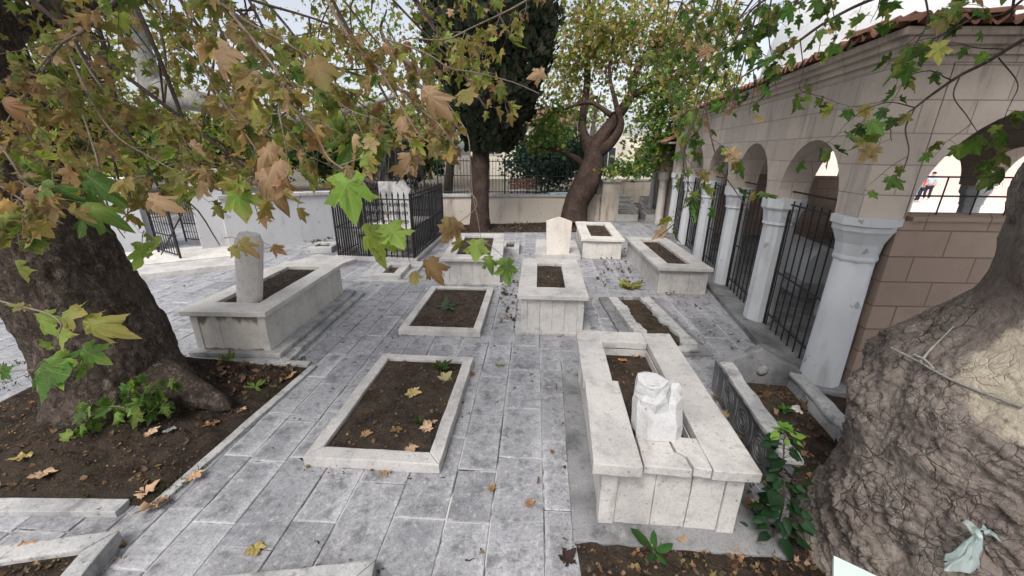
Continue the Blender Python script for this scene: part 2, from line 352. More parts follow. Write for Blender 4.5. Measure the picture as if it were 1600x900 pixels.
# ------------------------------------------------------------------ builders
def tagit(o, label=None, cat=None, group=None, kind=None):
    if label: o['label'] = label
    if cat: o['category'] = cat
    if group: o['group'] = group
    if kind: o['kind'] = kind
    return o
def thing(name, label, cat, loc=(0, 0, 0), rz=0.0, group=None):
    o = bpy.data.objects.new(name, None); COL.objects.link(o); o.empty_display_size = 0.2
    o.location = loc; o.rotation_euler = (0, 0, rz); return tagit(o, label, cat, group)
def put(name, me, mat, parent=None):
    me.name = name
    if mat is not None and not me.materials: me.materials.append(mat)
    o = bpy.data.objects.new(name, me); COL.objects.link(o)
    if parent is not None: o.parent = parent
    return o
def mesh_np(V, faces, cols=None, attr='leaf', smooth=False, fattr=None):
    """V (n,3); faces: list of (m,k) index arrays; cols (n,3) per vertex colour."""
    V = np.asarray(V, np.float32); me = bpy.data.meshes.new('m')
    faces = [np.asarray(f, np.int32) for f in faces if len(f)]
    loops = np.concatenate([f.ravel() for f in faces])
    tot = np.concatenate([np.full(len(f), f.shape[1], np.int32) for f in faces])
    st = np.concatenate([[0], np.cumsum(tot)[:-1]]).astype(np.int32)
    me.vertices.add(len(V)); me.vertices.foreach_set('co', V.ravel())
    me.loops.add(len(loops)); me.loops.foreach_set('vertex_index', loops)
    me.polygons.add(len(tot)); me.polygons.foreach_set('loop_start', st)
    me.polygons.foreach_set('use_smooth', np.full(len(tot), smooth, bool))
    me.update(calc_edges=True); me.validate()
    if cols is not None:
        a = me.attributes.new(attr, 'FLOAT_COLOR', 'POINT')
        c = np.ones((len(V), 4), np.float32); c[:, :3] = cols; a.data.foreach_set('color', c.ravel())
    if fattr is not None:
        a = me.attributes.new(fattr[0], 'FLOAT', 'POINT'); a.data.foreach_set('value', np.asarray(fattr[1], np.float32))
    return me
def bm_mesh(bm, bev=0.0, seg=2, jit=0.0, smooth=False, seed=0):
    if bev > 0:
        es = [e for e in bm.edges if len(e.link_faces) == 2 and e.calc_face_angle(0) > 0.5]
        bmesh.ops.bevel(bm, geom=es, offset=bev, segments=seg, profile=0.6, affect='EDGES', clamp_overlap=True)
    if jit > 0:
        for v in bm.verts: v.co += mnoise.noise_vector(v.co * 3.1 + Vector((seed, seed * 2, 0))) * jit + mnoise.noise_vector(v.co * 17 + Vector((seed, 0, seed))) * jit * 0.75
    bmesh.ops.recalc_face_normals(bm, faces=bm.faces)
    me = bpy.data.meshes.new('m'); bm.to_mesh(me); bm.free()
    if smooth:
        for p in me.polygons: p.use_smooth = True
    return me
def add_box(bm, x0, x1, y0, y1, z0, z1, mat=None):
    vs = [bm.verts.new((x, y, z)) for z in (z0, z1) for x, y in ((x0, y0), (x1, y0), (x1, y1), (x0, y1))]
    if mat is not None:
        for v in vs: v.co = mat @ v.co
    for f in ((3, 2, 1, 0), (4, 5, 6, 7), (0, 1, 5, 4), (1, 2, 6, 5), (2, 3, 7, 6), (3, 0, 4, 7)):
        bm.faces.new([vs[i] for i in f])
    return vs
def add_prism(bm, pts, z0, z1, mat=None):
    n = len(pts); a = [bm.verts.new((*p, z0)) for p in pts]; b = [bm.verts.new((*p, z1)) for p in pts]
    if mat is not None:
        for v in a + b: v.co = mat @ v.co
    bm.faces.new(a[::-1]); bm.faces.new(b)
    for i in range(n): bm.faces.new((a[i], a[(i + 1) % n], b[(i + 1) % n], b[i]))
def add_lathe(bm, prof, n=24, cx=0, cy=0, rot=0.0):
    rings = [[bm.verts.new((cx + r * math.cos(rot + 2 * PI * i / n), cy + r * math.sin(rot + 2 * PI * i / n), z)) for i in range(n)] for r, z in prof]
    for a, b in zip(rings, rings[1:]):
        for i in range(n): bm.faces.new((a[i], a[(i + 1) % n], b[(i + 1) % n], b[i]))
    bm.faces.new(rings[0][::-1]); bm.faces.new(rings[-1])
def cut_long(bm, step=0.09):
    for ax in range(3):
        es = [e for e in bm.edges if abs((e.verts[0].co - e.verts[1].co)[ax]) > 0.95 * e.calc_length() and e.calc_length() > 2 * step]
        if es: bmesh.ops.subdivide_edges(bm, edges=es, cuts=min(22, int(max(e.calc_length() for e in es) / step)), use_grid_fill=True)
def boxes(name, lst, mat, parent=None, bev=0.006, jit=0.0, seed=0, subdiv=0):
    bm = bmesh.new()
    for b in lst: add_box(bm, *b)
    if jit >= 0.003: cut_long(bm)
    return put(name, bm_mesh(bm, bev, 2, jit, seed=seed), mat, parent)

class Tubes:
    """many tubes in one mesh"""
    def __init__(s): s.V = []; s.F = []; s.n = 0
    def add(s, pts, r0, r1=None, k=6, cap=True):
        P = np.asarray([tuple(p) for p in pts], float); m = len(P)
        if np.isscalar(r0): R = np.linspace(r0, r1 if r1 is not None else r0, m)
        else: R = np.asarray(r0, float)
        T = np.gradient(P, axis=0); T /= np.linalg.norm(T, axis=1)[:, None] + 1e-9
        ref = np.array([0, 0, 1.0]) if abs(T[0, 2]) < 0.9 else np.array([1.0, 0, 0])
        A = np.cross(T, ref); A /= np.linalg.norm(A, axis=1)[:, None] + 1e-9; B = np.cross(T, A)
        th = np.arange(k) * 2 * PI / k
        V = P[:, None] + R[:, None, None] * (A[:, None] * np.cos(th)[None, :, None] + B[:, None] * np.sin(th)[None, :, None])
        s.V.append(V.reshape(-1, 3))
        i = np.arange(m - 1)[:, None] * k + np.arange(k)[None]; j = np.arange(m - 1)[:, None] * k + (np.arange(k) + 1)[None] % k
        s.F.append((np.stack([i, j, j + k, i + k], -1).reshape(-1, 4)) + s.n)
        s.n += m * k
    def mesh(s, smooth=True): return mesh_np(np.concatenate(s.V), [np.concatenate(s.F)], smooth=smooth)

def catmull(pts, per=8):
    P = [np.asarray(tuple(p), float) for p in pts]; P = [2 * P[0] - P[1]] + P + [2 * P[-1] - P[-2]]; out = []
    for i in range(1, len(P) - 2):
        a, b, c, d = P[i - 1:i + 3]
        for t in np.linspace(0, 1, per, endpoint=False):
            out.append(0.5 * (2 * b + (c - a) * t + (2 * a - 5 * b + 4 * c - d) * t * t + (3 * b - a - 3 * c + d) * t ** 3))
    out.append(P[-2]); return np.array(out)

# ---- leaves
_half = [(0.0, 0.0), (0.10, -0.06), (0.25, -0.08), (0.32, 0.0), (0.50, 0.01), (0.40, 0.10), (0.36, 0.16), (0.27, 0.22), (0.40, 0.27), (0.48, 0.39), (0.66, 0.50),
         (0.50, 0.54), (0.42, 0.63), (0.25, 0.53), (0.26, 0.66), (0.20, 0.74), (0.15, 0.88), (0.0, 1.08)]
LEAF_HI = np.array(_half + [(-x, y) for x, y in _half[-2:0:-1]])
_hl = [(0.0, 0.0), (0.26, -0.08), (0.50, 0.03), (0.27, 0.22), (0.64, 0.51), (0.24, 0.52), (0.0, 1.05)]
LEAF_LO = np.array(_hl + [(-x, y) for x, y in _hl[-2:0:-1]])
LEAF_TINY = np.array([(0.0, 0.0), (0.48, 0.35), (0.0, 1.0), (-0.48, 0.35)])
LEAF_HEART = np.array([(0, 0), (0.22, -0.12), (0.42, 0.05), (0.42, 0.35), (0.22, 0.7), (0, 1.0), (-0.22, 0.7), (-0.42, 0.35), (-0.42, 0.05), (-0.22, -0.12)])
LEAF_OVAL = np.array([(0, 0), (0.16, 0.15), (0.24, 0.45), (0.17, 0.78), (0, 1.0), (-0.17, 0.78), (-0.24, 0.45), (-0.16, 0.15)])
def leaves_mesh(P, D, N, S, C, E=None, tmpl=LEAF_LO, curl=0.25, fold=0.25, centre=(0, 0.28), rough=0.05):
    """P base, D tip direction, N face normal, S size, C centre colour, E edge colour: one mesh"""
    P, D, N = (np.asarray(a, float) for a in (P, D, N)); S = np.asarray(S, float); C = np.asarray(C, float); E = C if E is None else np.asarray(E, float)
    n = len(P); D /= np.linalg.norm(D, axis=1)[:, None] + 1e-9
    X = np.cross(D, N); X /= np.linalg.norm(X, axis=1)[:, None] + 1e-9; N = np.cross(X, D)
    K = len(tmpl)
    hi = len(tmpl) > 20; cen = np.array(centre)
    T = np.concatenate([tmpl, cen + (tmpl - cen) * 0.52, [centre]]) if hi else np.concatenate([tmpl, [centre]]) if len(tmpl) > 4 else tmpl
    k = len(T)
    cu = (np.random.default_rng(n).normal(curl, abs(curl) * 0.9 + 0.08, n))[:, None]; fo = np.random.default_rng(n + 1).normal(fold, 0.12, n)[:, None]
    u = T[:, 0][None] * np.ones((n, 1)); v = T[:, 1][None] * np.ones((n, 1))
    jr = np.random.default_rng(n + 2).normal(0, rough, (n, k)); jr[:, 0] = 0
    z = -fo * np.abs(u) - cu * (v * v) * 0.7 - cu * u * u * 0.8 + jr
    wx = np.random.default_rng(n + 5).uniform(0.68, 1.08, (n, 1, 1))
    W = P[:, None] + S[:, None, None] * (u[..., None] * wx * X[:, None] + v[..., None] * D[:, None] + z[..., None] * N[:, None])
    base = (np.arange(n) * k)[:, None]
    if hi:
        i = np.arange(K); j_ = (i + 1) % K; tri = np.stack([np.full(K, 2 * K), K + i, K + j_], 1); qd = np.stack([K + i, i, j_, K + j_], 1)
        F = [(base[:, :, None] + tri[None]).reshape(-1, 3), (base[:, :, None] + qd[None]).reshape(-1, 4)]
        ro = np.clip(np.hypot(tmpl[:, 0], tmpl[:, 1] - 0.28) / 0.72, 0, 1); rad = np.concatenate([ro, ro * 0.5, [0]])[None, :, None]
        rad = np.clip(rad + np.random.default_rng(n + 3).normal(0, 0.16, (n, k, 1)) + np.random.default_rng(n + 4).normal(0, 0.25, (n, 1, 1)), 0, 1)
    elif len(tmpl) > 4:
        i = np.arange(K); tri = np.stack([np.full(K, K), i, (i + 1) % K], 1)
        F = (base[:, :, None] + tri[None]).reshape(-1, 3)
        rad = np.concatenate([np.hypot(tmpl[:, 0], tmpl[:, 1] - 0.28), [0]]); rad = np.clip(rad / 0.72, 0, 1)[None, :, None]
    else:
        F = base + np.array([[0, 1, 2, 3]]); rad = np.ones((1, k, 1)) * 0.5
    cols = C[:, None] * (1 - rad) + E[:, None] * rad
    me = mesh_np(W.reshape(-1, 3), F if hi else [F], np.clip(cols, 0, 1).reshape(-1, 3), smooth=len(tmpl) > 4)
    if len(tmpl) > 20:
        a = me.attributes.new('luv', 'FLOAT_VECTOR', 'POINT'); a.data.foreach_set('vector', np.tile(np.c_[T, np.zeros(k)], (n, 1)).astype(np.float32).ravel())
    return me
GREEN, LGREEN, OLIVE = (0.095, 0.205, 0.042), (0.29, 0.41, 0.09), (0.275, 0.27, 0.075)
TAN, PINKTAN, BROWN, YEL, DGREEN = (0.44, 0.285, 0.145), (0.60, 0.41, 0.28), (0.23, 0.125, 0.065), (0.44, 0.37, 0.12), (0.030, 0.065, 0.018)
def palette(n, kinds, rng=RNG):
    """kinds: list of (weight, centre, edge)"""
    w = np.array([k[0] for k in kinds], float); idx = rng.choice(len(kinds), n, p=w / w.sum())
    C = np.array([k[1] for k in kinds])[idx]; E = np.array([k[2] for k in kinds])[idx]
    s = rng.uniform(0.7, 1.3, (n, 1)); j = rng.uniform(0.9, 1.1, (n, 3))
    return C * s * j, E * s * j
AUTUMN = [(2.4, OLIVE, TAN), (2.0, OLIVE, OLIVE), (1.1, TAN, PINKTAN), (1.3, PINKTAN, TAN), (0.5, TAN, BROWN), (1.8, GREEN, OLIVE), (2.0, LGREEN, YEL), (1.4, YEL, TAN), (1.0, LGREEN, TAN)]
MIDCROWN = [(2.0, OLIVE, OLIVE), (2.2, OLIVE, YEL), (0.9, OLIVE, TAN), (0.6, TAN, PINKTAN), (0.6, PINKTAN, TAN), (2.0, GREEN, OLIVE), (2.6, LGREEN, OLIVE), (0.8, LGREEN, YEL), (0.5, YEL, TAN)]
MIXED = [(2.6, GREEN, GREEN), (2.0, LGREEN, OLIVE), (2.0, OLIVE, OLIVE), (1.2, YEL, YEL), (1.0, OLIVE, TAN), (0.9, TAN, TAN)]
GREENS = [(3, GREEN, GREEN), (1.2, LGREEN, GREEN), (1.0, GREEN, OLIVE), (0.25, OLIVE, TAN)]

def unit(v): return v / (np.linalg.norm(v, axis=-1, keepdims=True) + 1e-9)
class Foliage:
    def __init__(s): s.P = []; s.D = []; s.N = []; s.S = []; s.C = []; s.E = []; s.tw = Tubes()
    def leaf(s, p, d, n, size, c, e): s.P.append(p); s.D.append(d); s.N.append(n); s.S.append(size); s.C.append(c); s.E.append(e)
    def hang(s, p, size, pal, rng, petiole=True):
        """a leaf on its petiole from twig point p"""
        a = rng.uniform(0, 2 * PI)
        pd = unit(np.array([math.cos(a), math.sin(a), rng.uniform(-0.6, 0.5)])); L = size * rng.uniform(0.35, 0.6)
        q = p + pd * L + np.array([0, 0, -0.25 * L])
        d = unit(pd * rng.uniform(0.2, 1.0) + np.array([0, 0, -rng.uniform(0.4, 1.3)]))
        n = unit(np.array([rng.normal(0, 0.7), rng.normal(-0.3, 0.7), rng.normal(0.5, 0.5)]))
        c, e = palette(1, pal, rng)
        s.leaf(q, d, n, size, c[0], e[0])
        if petiole: s.tw.add([p, (p + q) / 2 + np.array([0, 0, 0.1 * L]), q], 0.0016, 0.0012, 3)
    def twig(s, p, d, L, pal, rng, size, n, r=0.004, droop=0.6, ok=None, petiole=True, branch=0.3):
        m = 6; pts = [p]; dd = unit(np.array(d, float))
        for i in range(m):
            dd = unit(dd + np.array([rng.normal(0, 0.16), rng.normal(0, 0.16), rng.normal(-droop / m, 0.12)])); pts.append(pts[-1] + dd * L / m)
        pts = np.array(pts)
        if ok is not None and not ok(pts[-1]): return pts
        s.tw.add(pts, r, r * 0.4, 4)
        for i in range(n):
            t = (0.15 + 0.85 * (i + rng.uniform(0, 1)) / n) * m; k = min(int(t), m - 1); q = pts[k] + (pts[k + 1] - pts[k]) * (t - k)
            if ok is None or ok(q): s.hang(q, size * rng.uniform(0.6, 1.2), pal, rng, petiole)
        if rng.random() < branch and L > 0.2:
            k = int(rng.integers(1, m - 1)); a = unit(rng.normal(0, 1, 3)); s.twig(pts[k], unit(dd + a * 0.9), L * 0.55, pal, rng, size, max(2, n // 2), r * 0.7, droop, ok, petiole, 0)
        return pts
    def build(s, name_l, name_t, lm, tm, parent, tmpl, curl=0.25):
        o = put(name_l, leaves_mesh(s.P, s.D, s.N, s.S, s.C, s.E, tmpl, curl), lm, parent)
        if s.tw.V: put(name_t, s.tw.mesh(), tm, parent)
        return o

def leaf_cloud(center, rad, n, pal, size, rng, clumps=40, tmpl=LEAF_TINY, okf=None, shell=0.55, cl_r=0.28):
    C0 = unit(rng.normal(0, 1, (clumps, 3))) * (shell + (1 - shell) * rng.random((clumps, 1)))
    idx = rng.integers(0, clumps, n); P = C0[idx] + rng.normal(0, cl_r, (n, 3)) * np.array([1, 1, 0.8]); P = np.array(center) + P * np.array(rad)
    if okf is not None: m = okf(P); P = P[m]; idx = idx[m]
    n = len(P); D = unit(rng.normal(0, 1, (n, 3)) + np.array([0, 0, -0.7])); N = unit(rng.normal(0, 1, (n, 3)) + np.array([0, -0.4, 0.7]))
    c, e = palette(n, pal, rng); sh = rng.uniform(0.75, 1.25, (clumps, 1))[idx]
    return P, D, N, size * rng.uniform(0.6, 1.3, n), c * sh, e * sh
# ------------------------------------------------------------------ the ground
g = 300
me = mesh_np([(-g, -g, -0.06), (g, -g, -0.06), (g, g, -0.06), (-g, g, -0.06)], [[[0, 1, 2, 3]]])
tagit(put('ground', me, M['ground']), kind='structure')
me = mesh_np([(-16, -2, -0.012), (9, -2, -0.012), (9, 17.6, -0.012), (-16, 17.6, -0.012)], [[[0, 1, 2, 3]]])
tagit(put('paving_bed', me, M['joint']), kind='structure')

def build_paving():
    rng = np.random.default_rng(3)
    V, F, TC, EC = [], [], [], []
    ang = math.radians(-3.0); ca, sa = math.cos(ang), math.sin(ang)
    x = -16.0
    while x < 8.5:
        w = rng.choice([0.29, 0.34, 0.36, 0.40, 0.43]); y = -2 + rng.uniform(0, 0.5)
        wide = rng.random() < 0.2
        while y < 17.5:
            L = rng.uniform(0.5, 1.0); gap = 0.003 + 0.004 * rng.random()
            x0, x1, y0, y1 = x + gap, x + w - gap, y + gap, y + L - gap
            tone, white = np.clip(rng.normal(0.48, 0.16), 0, 1), rng.random() ** 1.5
            z = rng.normal(0, 0.0025); tx, ty = rng.normal(0, 0.004, 2); b = 0.006
            nx, ny = 5, 6; i0 = len(V)
            us = [0, b] + [x * 1.0 for x in np.linspace(0.25, 0.75, nx - 4) * (x1 - x0)] + [x1 - x0 - b, x1 - x0]; nx = len(us)
            vv = [0, b] + [x * 1.0 for x in np.linspace(0.25, 0.75, ny - 4) * (y1 - y0)] + [y1 - y0 - b, y1 - y0]; ny = len(vv)
            for j, vj in enumerate(vv):
                for i, ui in enumerate(us):
                    edge = i in (0, nx - 1) or j in (0, ny - 1)
                    px, py = x0 + ui, y0 + vj
                    pz = z + tx * (ui - w / 2) + ty * (vj - L / 2) - (0.008 if edge else 0)
                    V.append((px * ca - py * sa, px * sa + py * ca, pz))
                    TC.append((tone, white, 0)); EC.append((min(ui, x1 - x0 - ui), min(vj, y1 - y0 - vj), 0))
            for j in range(ny - 1):
                for i in range(nx - 1):
                    a = i0 + j * nx + i; F.append((a, a + 1, a + nx + 1, a + nx))
            y += L
        x += w
    me = mesh_np(V, [F], TC, 'tone')
    a = me.attributes.new('edge', 'FLOAT_COLOR', 'POINT'); c = np.ones((len(V), 4), np.float32); c[:, :3] = EC; a.data.foreach_set('color', c.ravel())
    return me
tagit(put('paving', build_paving(), M['paving']), kind='structure')

def soil_patch(name, poly, z, mat, amp=0.03, res=0.05, parent=None, kind='structure', seed=0, edge=0.06, mound=None):
    """uneven soil inside a polygon (x, y)"""
    P = np.array([(p[0], p[1]) for p in poly]); lo, hi = P.min(0), P.max(0)
    nx, ny = max(3, int((hi[0] - lo[0]) / res)), max(3, int((hi[1] - lo[1]) / res))
    # map the unit square on the quad bilinearly
    u, v = np.meshgrid(np.linspace(0, 1, nx), np.linspace(0, 1, ny)); u, v = u.ravel(), v.ravel()
    Q = ((1 - u) * (1 - v))[:, None] * P[0] + (u * (1 - v))[:, None] * P[1] + (u * v)[:, None] * P[2] + ((1 - u) * v)[:, None] * P[3]
    e = np.minimum(np.minimum(u, 1 - u), np.minimum(v, 1 - v)); k = np.clip(e / edge, 0, 1)
    Z = z + k * amp * (0.5 + 0.8 * fbm(np.c_[Q * 2.2, np.zeros(len(Q))], 3, seed)) + k * amp * 0.5 * fbm(np.c_[Q * 11, np.zeros(len(Q))], 3, seed + 5)
    if mound: Z = Z + mound(Q)
    i = (np.arange(ny - 1)[:, None] * nx + np.arange(nx - 1)[None]).ravel()
    me = mesh_np(np.c_[Q, Z], [np.stack([i, i + 1, i + nx + 1, i + nx], 1)], smooth=True)
    o = put(name, me, mat, parent)
    if kind: o['kind'] = kind
    return o

# beds: left tree bed, right foreground bed, bed round the sarcophagus, strip below the rear wall
B1 = [(-5.75, 2.60), (-2.98, 2.50), (-2.72, 4.72), (-5.95, 4.98)]
T1C = (-4.50, 3.80)
tagit(soil_patch('soil_bed', B1, 0.004, M['soil'], 0.05, 0.05, seed=1, edge=0.03,
      mound=lambda Q: 0.22 * np.exp(-((Q[:, 0] - T1C[0]) ** 2 + (Q[:, 1] - T1C[1]) ** 2) / 0.9)), kind='structure')
soil_patch('soil_bed', [(0.50, -1.5), (6.0, -1.5), (6.0, 2.16), (0.50, 2.30)], 0.004, M['soil'], 0.05, 0.05, seed=2, edge=0.02)
soil_patch('soil_bed', [(1.95, 2.0), (5.0, 2.0), (4.3, 4.15), (3.55, 4.25)], 0.010, M['soil'], 0.05, 0.05, seed=3, edge=0.03)
soil_patch('soil_bed', [(-1.9, 14.2), (3.9, 14.6), (3.6, 17.0), (-2.6, 15.6)], 0.006, M['soil'], 0.06, 0.1, seed=4, edge=0.05)
# thin kerb round the left bed
boxes('kerb', [(-7.5, -3.15, 2.40, 2.53, -0.01, 0.055)], M['marble_grey'], None, 0.006, 0.004)['kind'] = 'structure'
k = boxes('kerb', [(-0.045, 0.045, 0, 2.30, -0.01, 0.03)], M['marble_grey'], None, 0.006, 0.004); k.location = (-2.93, 2.48, 0); k.rotation_euler = (0, 0, -math.atan2(0.24, 2.24)); k['kind'] = 'structure'
k = boxes('kerb', [(0, 2.0, -0.05, 0.05, -0.01, 0.05)], M['marble_grey'], None, 0.006, 0.004); k.location = (-4.75, 4.85, 0); k.rotation_euler = (0, 0, math.radians(-2)); k['kind'] = 'structure'

# ------------------------------------------------------------------ graves
def quad(px, z):
    """front-left, front-right, back-right, back-left pixels -> centre of front edge, yaw, width, length"""
    q = [gnd(*p, z=z) for p in px]
    dl = ((q[3] - q[0]).normalized() + (q[2] - q[1]).normalized()); dw = ((q[1] - q[0]).normalized() + (q[2] - q[3]).normalized())
    a = math.atan2(-dl.x, dl.y); b = math.atan2(dw.y, dw.x); yaw = (a + b) / 2
    c = (q[0] + q[1] + q[2] + q[3]) / 4
    W = ((q[1] - q[0]).length + (q[2] - q[3]).length) / 2; L = ((q[3] - q[0]).length + (q[2] - q[1]).length) / 2
    return Vector((c.x, c.y, 0)), yaw, W, L

SOILED = []          # (matrix-ish, x0, x1, y0, y1, z) areas that catch fallen leaves
def soil_part(t, x0, x1, y0, y1, z, seed=0):
    o = soil_patch('soil', [(x0, y0), (x1, y0), (x1, y1), (x0, y1)], z, M['soil_grave'], 0.03, 0.05, t, None, seed, 0.08)
    SOILED.append((t, x0, x1, y0, y1, z + 0.03)); return o
def ring(t, W, L, rim, z0, z1, mat, name='rim_slab', bev=0.008, jit=0.004, seed=0, gap=0.004):
    """four slabs laid round an opening; rim = (left, right, front, back)"""
    a, b, c, d = rim; w, l = W / 2, L / 2
    for lst in ([(-w, -w + a, -l + c + gap, l - d - gap, z0, z1)], [(w - b, w, -l + c + gap, l - d - gap, z0, z1)],
                [(-w, w, -l, -l + c, z0, z1)], [(-w, w, l - d, l, z0, z1)]):
        boxes(name, lst, mat, t, bev, jit, seed)
def raised_tomb(name, label, px, z, rim, mat, over=0.07, panels=4, plinth=None, seed=0, slab=0.07, soil_dz=-0.06):
    c, yaw, W, L = quad(px, z)
    t = thing(name, label, 'tomb', c, yaw)
    w, l = W / 2 - over, L / 2 - over; zb = 0.0
    if plinth:
        zb = plinth[-1]
        for k, (e, zz) in enumerate(zip(plinth[0], plinth[1])):
            boxes('plinth', [(-w - e[0], w + e[1], -l - e[2], l + e[3], (plinth[1][k - 1] if k else -0.01), zz)], M['marble_grey'], t, 0.012, 0.008, seed + k)
        zb = plinth[1][-1]
    post = 0.10
    for sx in (-1, 1):
        for sy in (-1, 1):
            boxes('corner_post', [(sx * (w - post / 2) - post / 2, sx * (w - post / 2) + post / 2, sy * (l - post / 2) - post / 2, sy * (l - post / 2) + post / 2, zb, z - slab)], mat, t, 0.006, 0.003, seed)
    xs = np.linspace(-w + post, w - post, panels + 1)
    for i in range(panels):
        boxes('front_panel', [(xs[i] + 0.002, xs[i + 1] - 0.002, -l + 0.012 + 0.004 * (i % 2), -l + 0.09, zb, z - slab)], mat, t, 0.004, 0.002, seed + i)
        boxes('rear_panel', [(xs[i] + 0.002, xs[i + 1] - 0.002, l - 0.09, l - 0.012, zb, z - slab)], mat, t, 0.004, 0.002, seed + i)
    for sx in (-1, 1):
        boxes('side_panel', [(min(sx * (w - 0.012), sx * (w - 0.09)), max(sx * (w - 0.012), sx * (w - 0.09)), -l + post + 0.002, l - post - 0.002, zb, z - slab)], mat, t, 0.004, 0.002, seed)
    if rim:
        ring(t, W, L, rim, z - slab, z, mat, seed=seed)
        soil_part(t, -W / 2 + rim[0] - 0.02, W / 2 - rim[1] + 0.02, -L / 2 + rim[2] - 0.02, L / 2 - rim[3] + 0.02, z + soil_dz, seed)
    return t, W, L

tf, _, _ = raised_tomb('raised_tomb', 'white raised marble tomb in the middle, directly in front of the pointed headstone', [(812, 460), (922, 465), (900, 405), (815, 403)], 0.68, (0.30, 0.34, 0.42, 0.38), M['marble'], 0.06, 4, ([(0.10, 0.16, 0.06, 0.12)], [0.05]), 3)
tm, _, _ = raised_tomb('raised_tomb', 'white raised marble tomb beside the black iron enclosure, behind the second low plot', [(692, 404), (782, 404), (791, 365), (712, 364)], 0.62, (0.28, 0.28, 0.36, 0.36), M['marble'], 0.06, 4, ([(0.12, 0.22, 0.08, 0.12)], [0.05]), 5)
tb, _, _ = raised_tomb('raised_tomb', 'small far raised tomb standing in front of the leaning dark-trunked tree', [(905, 373), (972, 374), (957, 347), (902, 346)], 0.57, (0.30, 0.26, 0.4, 0.4), M['marble_clean'], 0.06, 3, None, 8)
tr, _, _ = raised_tomb('raised_tomb', 'long raised tomb standing close to the arcade columns on the right', [(1020, 418), (1113, 420), (1042, 371), (985, 371)], 0.58, (0.30, 0.34, 0.36, 0.36), M['marble'], 0.06, 3, None, 11)
tl, LW, LL = raised_tomb('raised_tomb', 'big raised tomb on a stepped base with a pillar headstone, beside the left tree', [(287, 486), (412, 489), (538, 410), (440, 408)], 0.74, (0.26, 0.30, 0.36, 0.34), M['marble_clean'], 0.07, 3,
                         ([(0.16, 0.30, 0.15, 0.30), (0.08, 0.17, 0.08, 0.18)], [0.06, 0.13]), 13)
# pillar headstone on the left tomb
pm = bmesh.new(); add_lathe(pm, [(0.155, 0.58), (0.16, 0.62), (0.17, 1.2), (0.175, 1.62), (0.15, 1.67), (0.13, 1.73)], 16)
o = put('headstone_pillar', bm_mesh(pm, 0.004, 1), M['marble_clean'], tl); o.location = (-0.08, -LL / 2 + 0.50, 0); o.rotation_euler = (0.0, math.radians(11), 0)
for o in tl.children:
    if o.name.startswith('front_panel'): o.data.materials[0] = M['stained']
def low_plot(name, label, px, z, rim, mat, seed=0, cat='grave plot', soil=True, soil_dz=-0.045):
    c, yaw, W, L = quad(px, z); t = thing(name, label, cat, c, yaw)
    w, l = W / 2, L / 2; a, b, cc, d = rim
    def mitre(pts, s):
        bm = bmesh.new(); add_prism(bm, pts, -0.005, z); bmesh.ops.subdivide_edges(bm, edges=[e_ for e_ in bm.edges if e_.calc_length() > 0.5], cuts=16, use_grid_fill=True); put('kerb_stone', bm_mesh(bm, 0.012, 2, 0.005, seed=s), mat, t)
    e = 0.002
    mitre([(-w, -l), (w, -l), (w - b, -l + cc - e), (-w + a, -l + cc - e)], seed)
    mitre([(w, -l + e), (w, l - e), (w - b + e, l - d), (w - b + e, -l + cc)], seed + 1)
    mitre([(w, l), (-w, l), (-w + a, l - d + e), (w - b, l - d + e)], seed + 2)
    mitre([(-w, l - e), (-w, -l + e), (-w + a - e, -l + cc), (-w + a - e, l - d)], seed + 3)
    if soil: soil_part(t, -w + a - 0.01, w - b + 0.01, -l + cc - 0.01, l - d + 0.01, z + soil_dz, seed)
    return t
plot1 = low_plot('grave_plot', 'large low grave plot in the middle foreground, white kerb round bare soil', [(474, 712), (689, 727), (738, 558), (598, 552)], 0.11, (0.13, 0.13, 0.15, 0.12), M['marble'], 21)
plot2 = low_plot('grave_plot', 'second low grave plot, with a green rosette weed on its soil', [(627, 514), (752, 519), (770, 449), (672, 445)], 0.10, (0.13, 0.13, 0.15, 0.12), M['marble'], 25)
plot3 = low_plot('grave_plot', 'low grave plot cut by the bottom edge, in the middle', [(262, 1010), (562, 1030), (572, 896), (318, 882)], 0.10, (0.12, 0.12, 0.14, 0.12), M['marble_grey'], 29)
plot4 = low_plot('grave_plot', 'low grave plot in the bottom left corner with leaf litter in its soil', [(-190, 960), (62, 985), (148, 857), (-90, 843)], 0.13, (0.14, 0.14, 0.14, 0.14), M['marble_grey'], 33)
low_plot('small_grave', 'small stone grave frame standing between the pillar tomb and the low plots', [(583, 429), (628, 430), (640, 411), (600, 410)], 0.16, (0.2, 0.2, 0.16, 0.16), M['marble'], 37, 'small grave', True, -0.08)
tagit(boxes('flat_slab', [(-0.62, 0.62, -0.85, 0.85, -0.005, 0.055)], M['marble_grey'], None, 0.01, 0.006), 'flat stone base slab under the small stone grave frame', 'slab'); o = bpy.data.objects['flat_slab']; c_, y_, _, _ = quad([(583, 429), (628, 430), (640, 411), (600, 410)], 0.1); o.location = c_; o.rotation_euler = (0, 0, y_)
low_plot('small_grave', 'tiny grave frame on the paving left of the iron enclosure', [(481, 387), (521, 387), (527, 378), (496, 377)], 0.16, (0.14, 0.14, 0.2, 0.2), M['marble_grey'], 41, 'small grave', True, -0.08)
low_plot('small_grave', 'tiny stepped grave frame between the middle tomb and the cypress trunk', [(780, 388), (812, 388), (812, 376), (786, 375)], 0.18, (0.16, 0.16, 0.2, 0.2), M['marble_grey'], 45, 'small grave', True, -0.08)
